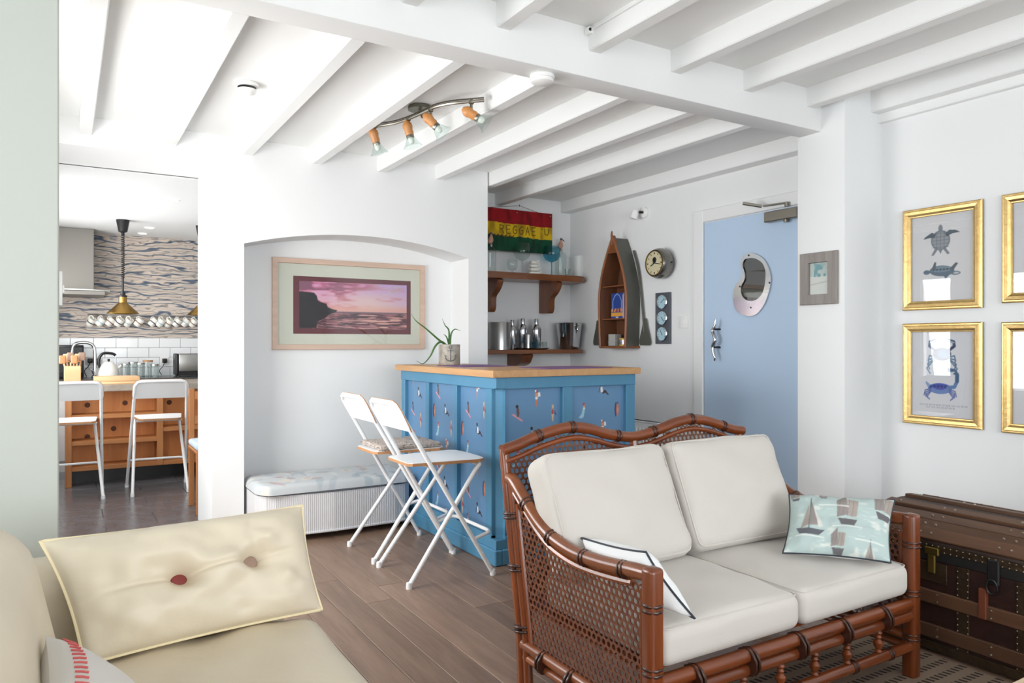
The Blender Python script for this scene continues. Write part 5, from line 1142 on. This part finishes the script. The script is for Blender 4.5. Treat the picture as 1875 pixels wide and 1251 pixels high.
# reggae sign on a string from a joist
YG = 5.30; a_ = ony(893.8, 382.7, YG); b_ = ony(1011, 392, YG); c_ = ony(1011, 466, YG); sx0 = a_.x-.20; sx1 = b_.x; sz1 = b_.z; sz0 = c_.z
cv = Canvas(190, 86, (150, 20, 28)); yy = cv.Y+.010*np.sin(cv.X*17)+.03*(cv.X-.5)
cv.mix((yy < .66)*1.0, (214, 178, 30)); cv.mix((yy+.008*np.sin(cv.X*60) < .36)*1.0, (18, 76, 52)); cv.mix((vnoise(190, 86, 30, 5, 2)-.3)*.5, (40, 10, 12))
ink = (70, 52, 16)
def stroke(P, ox, oy, sx, sy, wd=.008): cv.line([(ox+a*sx, oy+b*sy) for a, b in P], wd, ink, .95)
LET = {'R': [[(0, 0), (0, 1)], [(0, 1), (.7, .85), (.6, .55), (0, .5)], [(.2, .5), (.8, 0)]], 'E': [[(.75, 1), (0, 1), (0, 0), (.75, 0)], [(0, .5), (.6, .5)]], 'G': [[(.8, .9), (.4, 1), (0, .6), (.1, .1), (.5, 0), (.8, .2), (.8, .5), (.4, .5)]], 'A': [[(0, 0), (.4, 1), (.8, 0)], [(.15, .4), (.65, .4)]], 'D': [[(0, 0), (0, 1), (.6, .8), (.7, .3), (0, 0)]], "'": [[(.3, .8), (.2, 1)]], 'U': [[(0, .9), (.1, .1), (.5, 0), (.75, .3), (.75, .9)]]}
for k, ch in enumerate('REGGAE'):
    for P in LET[ch]: stroke(P, .375+k*.075, .425, .055, .19)
for k, ch in enumerate("'U"):
    for P in LET[ch]: stroke(P, .855+k*.045, .46, .07, .16)
for k in range(9): stroke([(0, 0), (.2+.5*(k % 3), 1), (.8, 0)], .26+k*.03, .33, .03, .06, .006)
W_ = sx1-sx0; H_ = sz1-sz0; sg = thing('hanging_sign', 'red yellow and green hand-lettered REGGAE sign hanging on a string', 'sign', ((sx0+sx1)/2, YG, sz0))
MB().bbox(sx0, sx1, YG, YG+.012, sz0, sz1, .002).build('board', mat('sign_back', (90, 60, 40), .7), sg)
print_mesh('painted_face', cv, lambda a, b: (sx0+a*W_, YG-.0008, sz0+b*H_), sg)
nl = Vector((ony(952, 366, YG).x, YG+.006, HB-.004))
MB().tube([(sx0+.16, YG+.006, sz1-.008), nl, (sx1-.11, YG+.006, sz1-.008)], .0022, 6).build('string', 'string', sg)
MB().tube([nl+Vector((0, 0, -.008)), nl+Vector((0, 0, .010))], .003, 6).build('nail', 'dark_metal', sg)
for x in (sx0+.16, (sx0+sx1)/2+.06, sx1-.02): MB().lathe([(.006, 0), (.004, .003)], (x, YG-.001, sz1-.022), (0, -1, 0), 8).build('screw', 'stud', sg)
# ================================================================== ceiling fixtures
tl_ = thing('ceiling_spotlight_bar', 'wavy metal ceiling bar with four wooden and glass spotlights', 'ceiling light', (1.66, 3.62, HB))
ZR = 2.385
rod = [onz(u, v, ZR) for u, v in ((668, 234), (690, 231), (722, 226), (750, 217), (775, 206), (800, 195), (830, 189), (862, 186), (886, 184))]
MB().tube(catmull(rod, 4), .008, 8).build('rail', 'nickel', tl_); MB().tube([p+Vector((0, 0, .014)) for p in catmull(rod, 4)], .004, 6).build('rail_wire', 'nickel', tl_)
pc_ = onz(768, 201, 2.43); MB().lathe([(.062, 0), (.060, .018), (.05, .022)], (pc_.x, pc_.y, CEIL_B-.022), n=28).build('ceiling_rose', mat('rose_green', (112, 112, 98), .4, .6), tl_)
MB().tube([(pc_.x, pc_.y, CEIL_B-.02), (pc_.x+.01, pc_.y-.02, ZR)], .008, 8).build('stem', 'nickel', tl_)
for (u, v), d in zip(((686, 231), (748, 217), (789, 200), (863, 186)), ((.35, .05, -1), (.25, -.1, -1), (.62, -.35, -.72), (.72, -.45, -.52))):
    p = onz(u, v, ZR); h_ = thing('x', '', '') if False else None
    k_ = MB().tube([p+Vector((0, 0, .010)), p+Vector((0, 0, -.055))], .0075, 8); k_.lathe([(.0, -.014), (.013, -.006), (.014, .006), (0, .014)], p+Vector((0, 0, -.005)), n=10); arm_ = k_.build('spot_arm', 'nickel', tl_)
    q = p+Vector((0, 0, -.062)); D_ = Vector(d).normalized(); s0 = q-D_*.028
    MB().lathe([(0, -.022), (.012, -.022), (.025, -.004), (.027, .012), (.022, .030), (.024, .044), (.020, .058), (0, .060)], s0, D_, 16).build('lamp_holder', 'lamp_wood', arm_)
    MB().lathe([(.019, .052), (.022, .060), (.021, .072)], s0, D_, 14).build('collar', 'nickel', arm_)
    MB().lathe([(.020, .066), (.030, .085), (.040, .108), (.050, .118), (.052, .120), (.050, .122)], s0, D_, 24, cap=False).build('glass_shade', 'green_glass', arm_)
    MB().lathe([(.010, .060), (.016, .074), (.017, .090), (.010, .102), (0, .105)], s0, D_, 12).build('bulb', 'enamel', arm_)
def detector(name, c, label, dark):
    t = thing(name, label, 'smoke detector', (c.x, c.y, c.z-.05), group='smoke detectors')
    MB().lathe([(.052, 0), (.054, -.004), (.054, -.016), (.046, -.020)], c, n=28).build('base', 'plastic_white', t)
    if dark: MB().lathe([(.044, -.018), (.043, -.034)], c, n=28, cap=False).build('vent_band', 'black', t)
    MB().lathe([(.047, -.032 if dark else -.018), (.046, -.036), (.036, -.050), (.018, -.056), (0, -.057)] if dark else [(.050, -.018), (.049, -.030), (.040, -.036), (0, -.037)], c, n=28).build('cover', 'plastic_white', t)
p = onz(452, 160, CEIL_B-.02); detector('smoke_detector', Vector((p.x, p.y, CEIL_B-.0005)), 'white domed smoke detector with a black vent band between the joists', True)
p = onz(988, 141, HB); detector('smoke_detector', Vector((p.x, min(max(p.y, YB0+.06), YB1-.06), HB-.0005)), 'flat white smoke detector under the big beam', False)
p = ony(1076, 58, YB0-.01); wr_ = thing('ceiling_wire', 'thin white cable clipped beside a lounge ceiling joist', 'cable', (p.x, 2.3, p.z-.02))
MB().bbox(p.x-.012, p.x+.018, YB0-.035, YB0-.001, p.z-.014, p.z+.014, .003).build('clip', 'plastic_white', wr_); MB().lathe([(.007, 0), (.007, .004)], (p.x-.006, YB0-.035, p.z), (0, -1, 0), 8).build('screw', 'dark_metal', wr_)
MB().tube([(p.x, YB0-.02, p.z), (p.x-.004, 2.3, p.z-.004), (p.x, 1.95, p.z), (p.x, 1.2, p.z)], .003, 6).build('cable', 'plastic_white', wr_); MB().bbox(p.x-.01, p.x+.016, 1.98, 2.01, p.z-.012, p.z+.012, .003).build('clip', 'plastic_white', wr_)
p = onx(109, 513, XP); sw2 = thing('light_switch', 'white switch plate on the edge of the left pier', 'light switch', (XP+.004, YB0+.05, p.z-.06))
MB().bbox(XP, XP+.010, YB0+.03, YB0+.11, 1.295, 1.40, .003, 2).build('plate', 'plastic_white', sw2); MB().bbox(XP+.009, XP+.015, YB0+.058, YB0+.082, 1.335, 1.36, .002).build('rocker', 'plastic_white', sw2)
# ================================================================== kitchen
IY = 7.02; IZ = .835
isl = thing('kitchen_island', 'plywood kitchen island with open shelves and a pale concrete worktop', 'kitchen island', (.6, IY+.35, 0))
MB().bbox(-.03, 2.05, IY-.04, IY+.75, IZ-.055, IZ, .004).build('worktop', 'concrete', isl)
MB().box(.0, 2.0, IY+.22, IY+.235, .14, IZ-.055).build('back_panel', 'ply', isl); MB().box(.02, 2.0, IY+.20, IY+.70, .0, .14).build('plinth', 'black', isl)
for k, xx in enumerate((0.02, .70, 1.40, 1.98)): MB().bbox(xx-.024, xx+.024, IY, IY+.22, 0 if k in (0, 3) else .13, IZ-.055, .002).build('upright', 'ply_edge_v', isl)
for x0, x1, zs_ in ((.044, .676, (.575, .36)), (.724, 1.376, (.44,)), (1.424, 1.956, (.44,))):
    for z in zs_+(.15,): MB().bbox(x0, x1, IY+.005, IY+.22, z-.022, z+.014, .002).build('shelf_board', 'ply_edge', isl)
for (u, v) in ((160, 742), (229, 738), (310, 737), (160, 800), (208, 785)):
    p = ony(u, v, IY+.218); MB().lathe([(.022, 0), (.012, .0008), (0, .001)], p, (0, -1, 0), 12).build('knot', mat('knot', (96, 54, 30), .6) if 'knot' not in M else 'knot', isl)
def xk(u, y): return ony(u, 650, y).x
cbx = xk(171, IY+.1), xk(256, IY+.1)
for k, (z0, z1) in enumerate(((IZ+.0005, IZ+.024), (IZ+.0245, IZ+.062))):
    solo(MB().bbox(cbx[0]+.005*k, cbx[1]-.005*k, IY+.02, IY+.34, z0, z1, .005, 2), 'chopping_board', 'light_wood', ('thin lower', 'thick upper')[k]+' wooden chopping board stacked on the island', 'chopping board', 'chopping boards on the island')
x0, x1 = xk(117, IY+.12), xk(148, IY+.12); ub = thing('utensil_box', 'light wooden box full of wooden utensils on the island', 'utensil holder', ((x0+x1)/2, IY+.2, IZ))
zt = IZ+.155
for a, b, c, d in ((x0, x1, IY+.10, IY+.112), (x0, x1, IY+.268, IY+.28), (x0, x0+.012, IY+.112, IY+.268), (x1-.012, x1, IY+.112, IY+.268)): MB().bbox(a, b, c, d, IZ+.0005, zt, .002).build('side', 'light_wood', ub)
MB().box(x0+.012, x1-.012, IY+.112, IY+.268, IZ+.0005, IZ+.012).build('base', 'light_wood', ub)
for k in range(6):
    a = x0+.03+(x1-x0-.06)*k/5; y = IY+.15+.08*((k*37) % 10)/10; dx = .012*(k-2.5)
    s_ = MB().tube([(a, y, IZ+.015), (a+dx, y, zt+.03)], .006, 6).build('utensil_handle', 'stool_edge' if k % 2 else 'light_wood', ub)
    MB().rbox((.05, .018, .07), .009, 3, 3, None, (a+dx*1.3, y, zt+.055+.012*(k % 3))).build('utensil_head', ('stool_edge', 'light_wood', 'brown_button')[k % 3], s_)
# back counter
KC = .845; kc = thing('back_counter', 'dark worktop with white cupboards along the kitchen back wall', 'kitchen counter', (.6, YK-.3, 0))
MB().bbox(XD+.002, 2.45, YK-.64, YK-.009, KC-.04, KC, .003).build('worktop', 'dark_counter', kc)
for k in range(6):
    a = -.355+k*.465; d_ = MB().bbox(a+.004, a+.461, YK-.60, YK-.58, .10, KC-.05, .003).build('cupboard_door', 'gloss_white', kc); MB().tube([(a+.40, YK-.615, .55), (a+.40, YK-.615, .70)], .006, 6).build('handle', 'chrome', d_)
MB().box(XD+.005, 2.42, YK-.58, YK-.01, .0, KC-.04).build('carcass', 'gloss_white', kc)
YC = YK-.30
def kx(u, y=YC): return ony(u, 650, y).x
def kz(v, u, y=YC): return ony(u, v, y).z
tpz = kz(628, 150, YC); x0, x1 = kx(131), kx(174)
tap = thing('kitchen_tap', 'tall arched chrome kitchen tap behind the utensil box', 'tap', (x1, YC, KC))
MB().tube(catmull([(x1, YC, KC), (x1, YC, tpz-.10), (x1-.015, YC, tpz-.03), (x1-.06, YC, tpz), (x0+.06, YC, tpz), (x0+.015, YC, tpz-.03), (x0, YC, tpz-.12)], 5), .014, 10).build('spout', 'chrome', tap)
MB().lathe([(.03, 0), (.03, .02), (.018, .03)], (x1, YC, KC), n=14).build('base', 'chrome', tap); MB().tube([(x1, YC, KC+.06), (x1-.05, YC-.02, KC+.09)], .007, 6).build('lever', 'chrome', tap)
xk_ = kx(199, YC); ke = thing('kettle', 'cream stove kettle with black arched handle on the back counter', 'kettle', (xk_, YC, KC)); kz0 = KC+.0005
MB().lathe([(0, 0), (.092, 0), (.094, .010), (.092, .05), (.070, .115), (.042, .150), (.03, .156), (0, .158)], (xk_, YC, kz0), n=28, cap=False).build('body', 'enamel', ke)
MB().lathe([(.093, .0), (.096, .004), (.094, .012)], (xk_, YC, kz0), n=28, cap=False).build('base_band', 'dark_metal', ke)
MB().lathe([(.006, .156), (.012, .170), (.010, .182), (0, .184)], (xk_, YC, kz0), n=10).build('lid_knob', 'black', ke)
MB().tube(catmull([(xk_-.075, YC, kz0+.10), (xk_-.085, YC, kz0+.17), (xk_-.05, YC, kz0+.235), (xk_+.03, YC, kz0+.235), (xk_+.06, YC, kz0+.215)], 4), .013, 8).build('handle', 'black', ke)
MB().tube([(xk_+.07, YC, kz0+.08), (xk_+.125, YC, kz0+.130)], [.016, .009], 8).build('spout', 'enamel', ke); MB().tube([(xk_+.06, YC, kz0+.215), (xk_+.055, YC, kz0+.13)], .004, 6).build('handle_wire', 'chrome', ke)
x0, x1 = kx(319), kx(372); to = thing('toaster', 'wide steel toaster with black ends on the back counter', 'toaster', ((x0+x1)/2, YC, KC)); z1 = kz(648, 340)
MB().bbox(x0+.03, x1-.03, YC-.10, YC+.10, KC+.045, z1, .012, 3).build('body', 'steel', to)
for a, b in ((x0, x0+.032), (x1-.032, x1)): MB().bbox(a, b, YC-.105, YC+.105, KC+.012, z1+.004, .012, 3).build('end_cap', 'black', to)
MB().bbox(x0+.02, x1-.02, YC-.098, YC+.098, KC+.008, KC+.046, .004).build('base', 'black', to)
for k in range(2): MB().bbox(x0+.05, x1-.05, YC-.06+.08*k, YC-.03+.08*k, z1-.003, z1+.0015, .001).build('slot', 'black', to)
for a in (x0+.03, x1-.03):
    for b in (YC-.08, YC+.08): MB().lathe([(.012, 0), (.010, .010)], (a, b, KC), n=8).build('foot', 'black', to)
for k, (u, h_, r_) in enumerate(((230, .12, .045), (244, .135, .048), (257, .125, .045), (271, .15, .052), (283, .11, .042))):
    x = kx(u); j = thing('glass_jar', ('leftmost', 'second from left', 'middle', 'second from right', 'rightmost')[k]+' of five clear storage jars beside the kettle', 'jar', (x, YC+.02*(k % 2), KC), group='clear jars on the back counter')
    MB().lathe([(0, .001), (r_, .001), (r_, h_*.8), (r_*.85, h_*.92), (r_*.85, h_)], (x, YC+.02*(k % 2), KC), n=16, cap=False).build('jar', 'clear_glass', j); MB().lathe([(r_*.9, h_), (r_*.9, h_+.016), (0, h_+.018)], (x, YC+.02*(k % 2), KC), n=16, cap=False).build('lid', 'stool_edge' if k == 3 else 'steel', j)
sp = kx(125), kx(154); spz = kz(632, 140); solo(MB().bbox(sp[0]-.1, sp[1], YK-.20, YK-.05, KC+.0005, spz, .012, 2).bbox(sp[0]-.09, sp[1]-.01, YK-.205, YK-.199, KC+.05, spz-.02, .004), 'coffee_machine', 'dark_metal', 'dark appliance standing behind the tap on the back counter', 'appliance')
for u, v in ((165, 661), (179, 661), (301, 661)):
    x = kx(u, YK-.02); z = kz(v, u, YK-.02); s_ = thing('plug_socket', 'wall socket with black plug and cable on tiles, %s' % {165: 'left of the kettle', 179: 'close to the kettle', 301: 'beside the toaster'}[u], 'socket', (x, YK-.014, z-.04), group='plug sockets above the counter')
    MB().bbox(x-.043, x+.043, YK-.020, YK-.014, z-.043, z+.043, .003).build('plate', 'plastic_white', s_); MB().bbox(x-.022, x+.022, YK-.055, YK-.020, z-.02, z+.025, .006, 2).build('plug', 'black', s_)
    MB().tube(catmull([(x, YK-.05, z-.015), (x-.02, YK-.06, z-.06), (x-.05, YK-.05, z-.10), (x-.03, YK-.06, KC+.006)], 4), .004, 6).build('cable', 'black', s_)
# mugs hanging from a rail on the wallpaper
zr = kz(577, 220, YK-.06); rl = thing('mug_rail', 'thin metal rail with hooks across the waved wallpaper', 'rail', (.6, YK-.03, zr))
MB().tube([(kx(160, YK-.06), YK-.06, zr), (kx(362, YK-.06)+.3, YK-.06, zr)], .005, 8).build('bar', 'chrome', rl)
for u in (165, 255, 350): x = kx(u, YK-.06); MB().tube([(x, YK-.001, zr), (x, YK-.06, zr)], .004, 6).build('bracket', 'chrome', rl)
mg = None; mug_us = (167, 184, 201, 218, 235, 254, 280, 294, 309, 324, 339, 354)
names = ['first', 'second', 'third', 'fourth', 'fifth', 'sixth', 'seventh', 'eighth', 'ninth', 'tenth', 'eleventh', 'twelfth']
def make_mug(i):
    t = thing('mug', 'white patterned mug hanging %s from the left on the kitchen rail' % names[i], 'mug', group='mugs on the kitchen rail')
    MB().lathe([(0, -.045), (.034, -.045), (.038, -.035), (.040, .040), (.038, .045), (.035, .040), (.033, -.035), (0, -.040)], (0, 0, -.072), (.42, -.25, .55), 18, cap=False).build('cup', 'enamel', t)
    MB().tube(catmull([(-.028, -.0, -.050), (-.020, 0, -.018), (.004, 0, -.006), (.022, 0, -.026), (.018, 0, -.050)], 3), .005, 6).build('handle', 'enamel', t)
    MB().lathe([(.0405, -.006), (.0408, .0), (.0405, .006)], (0, 0, -.072), (.42, -.25, .55), 18, cap=False).build('band', ('slate_board', 'dial_blue', 'brown_button')[i % 3], t)
    MB().tube(catmull([(0, 0, .006), (.012, 0, -.004), (.004, 0, -.014), (-.006, 0, -.010)], 3), .002, 5).build('hook', 'chrome', t)
    return t
for i, u in enumerate(mug_us):
    t = make_mug(i); t.scale = (.92, .92, .92); t.location = (kx(u, YK-.06), YK-.06-(.012 if i % 2 else 0), zr-.006); t.rotation_euler = (0, 0, (-.3, .2, .5, -.1)[i % 4])
# extractor hood
hx1 = kx(172, YK-.30); hcx = hx1-.17; hz0 = kz(530, 140, YK-.4); hd2 = thing('extractor_hood', 'stainless steel extractor hood with curved glass lip on the kitchen wall', 'extractor hood', (hcx, YK-.25, hz0-.05))
MB().bbox(hcx-.17, hx1, YK-.32, YK-.001, hz0, CEIL_K-.001, .003).build('chimney', 'hood_steel', hd2)
MB().bbox(hcx-.28, hcx+.26, YK-.48, YK-.001, hz0-.055, hz0-.012, .004).build('canopy', 'hood_steel', hd2)
gl = [(hcx-.30+.60*i/12, YK-.42-.12*(1-((i-6)/6)**2)) for i in range(13)]
MB().prism([(hcx-.30, YK-.001, hz0-.012)]+[(x, y, hz0-.012) for x, y in gl]+[(hcx+.30, YK-.001, hz0-.012)], (0, 0, .010)).build('glass_lip', 'frosted', hd2)
# rise-and-fall pendants over the island
def pendant(x, y, label):
    t = thing('pendant_lamp', label, 'pendant lamp', (x, y, 1.42), group='brass pendants over the island'); z0 = PZ0
    MB().lathe([(.055, 0), (.052, -.02), (.036, -.105), (.014, -.115), (.012, -.14)], (x, y, CEIL_K-.0005), n=20).build('ceiling_cup', 'black', t)
    coil = [(x+.014*math.cos(q*1.3), y+.014*math.sin(q*1.3), CEIL_K-.13-q*.0036) for q in range(110)]; MB().tube(coil, .004, 5).build('coiled_flex', 'black', t)
    zc_ = CEIL_K-.13-109*.0036; MB().tube([(x, y, zc_+.01), (x, y, z0+.19)], .009, 8).build('flex', 'black', t); MB().lathe([(.020, .20), (.022, .17), (.034, .165), (.034, .15)], (x, y, z0), n=16).build('lamp_holder', 'dark_metal', t)
    MB().lathe([(.032, .155), (.034, .10), (.050, .085), (.128, .008), (.130, .0), (.126, .002), (.048, .080), (.030, .098)], (x, y, z0), n=32, cap=False).build('shade', 'brass', t)
PY_ = 7.45; PZ0 = ony(226, 575, PY_).z
pendant(ony(225, 500, PY_).x, PY_, 'brass cone pendant lamp on a coiled black flex over the island')
pendant(ony(225, 500, PY_).x+.66, PY_, 'second brass pendant lamp, mostly hidden behind the alcove wall')
for k, (u, v) in enumerate(((318, 367), (274, 417), (245, 451))):
    p = onz(u, v, CEIL_K); y = min(p.y, YK-.25); d_ = thing('downlight', ('nearest', 'middle', 'farthest')[k]+' of three recessed ceiling downlights in the kitchen', 'downlight', (p.x, y, CEIL_K-.01), group='kitchen downlights')
    MB().lathe([(.048, 0), (.046, -.006), (.034, -.004)], (p.x, y, CEIL_K-.0005), n=24, cap=False).build('trim_ring', 'plastic_white', d_); MB().lathe([(.036, -.003), (0, -.003)], (p.x, y, CEIL_K-.0005), n=24, cap=False).build('lamp', 'glow', d_)
# chair just inside the kitchen, mostly behind the wall
q = onz(361, 944, 0); wcx, wcy = q.x, q.y; ch = thing('wooden_chair', 'wooden chair with checked seat pad, only an edge seen past the alcove wall', 'chair', (wcx+.2, wcy+.2, 0))
wcx += .012
for a, b in ((0, 0), (.36, 0), (0, .36), (.36, .36)): MB().bbox(wcx+a-.018, wcx+a+.018, wcy+b-.018, wcy+b+.018, 0, .42 if b == 0 else .85, .003).build('leg', 'ply_edge_v', ch)
MB().bbox(wcx-.02, wcx+.38, wcy-.02, wcy+.38, .42, .44, .004).build('seat', 'ply_edge', ch); MB().rbox((.40, .40, .05), .02, 3, 4, None, (wcx+.18, wcy+.18, .465)).build('seat_pad', 'check_cloth', ch)
for z in (.62, .80): MB().bbox(wcx, wcx+.36, wcy+.35, wcy+.37, z-.03, z+.03, .004).build('back_slat', 'ply_edge', ch)
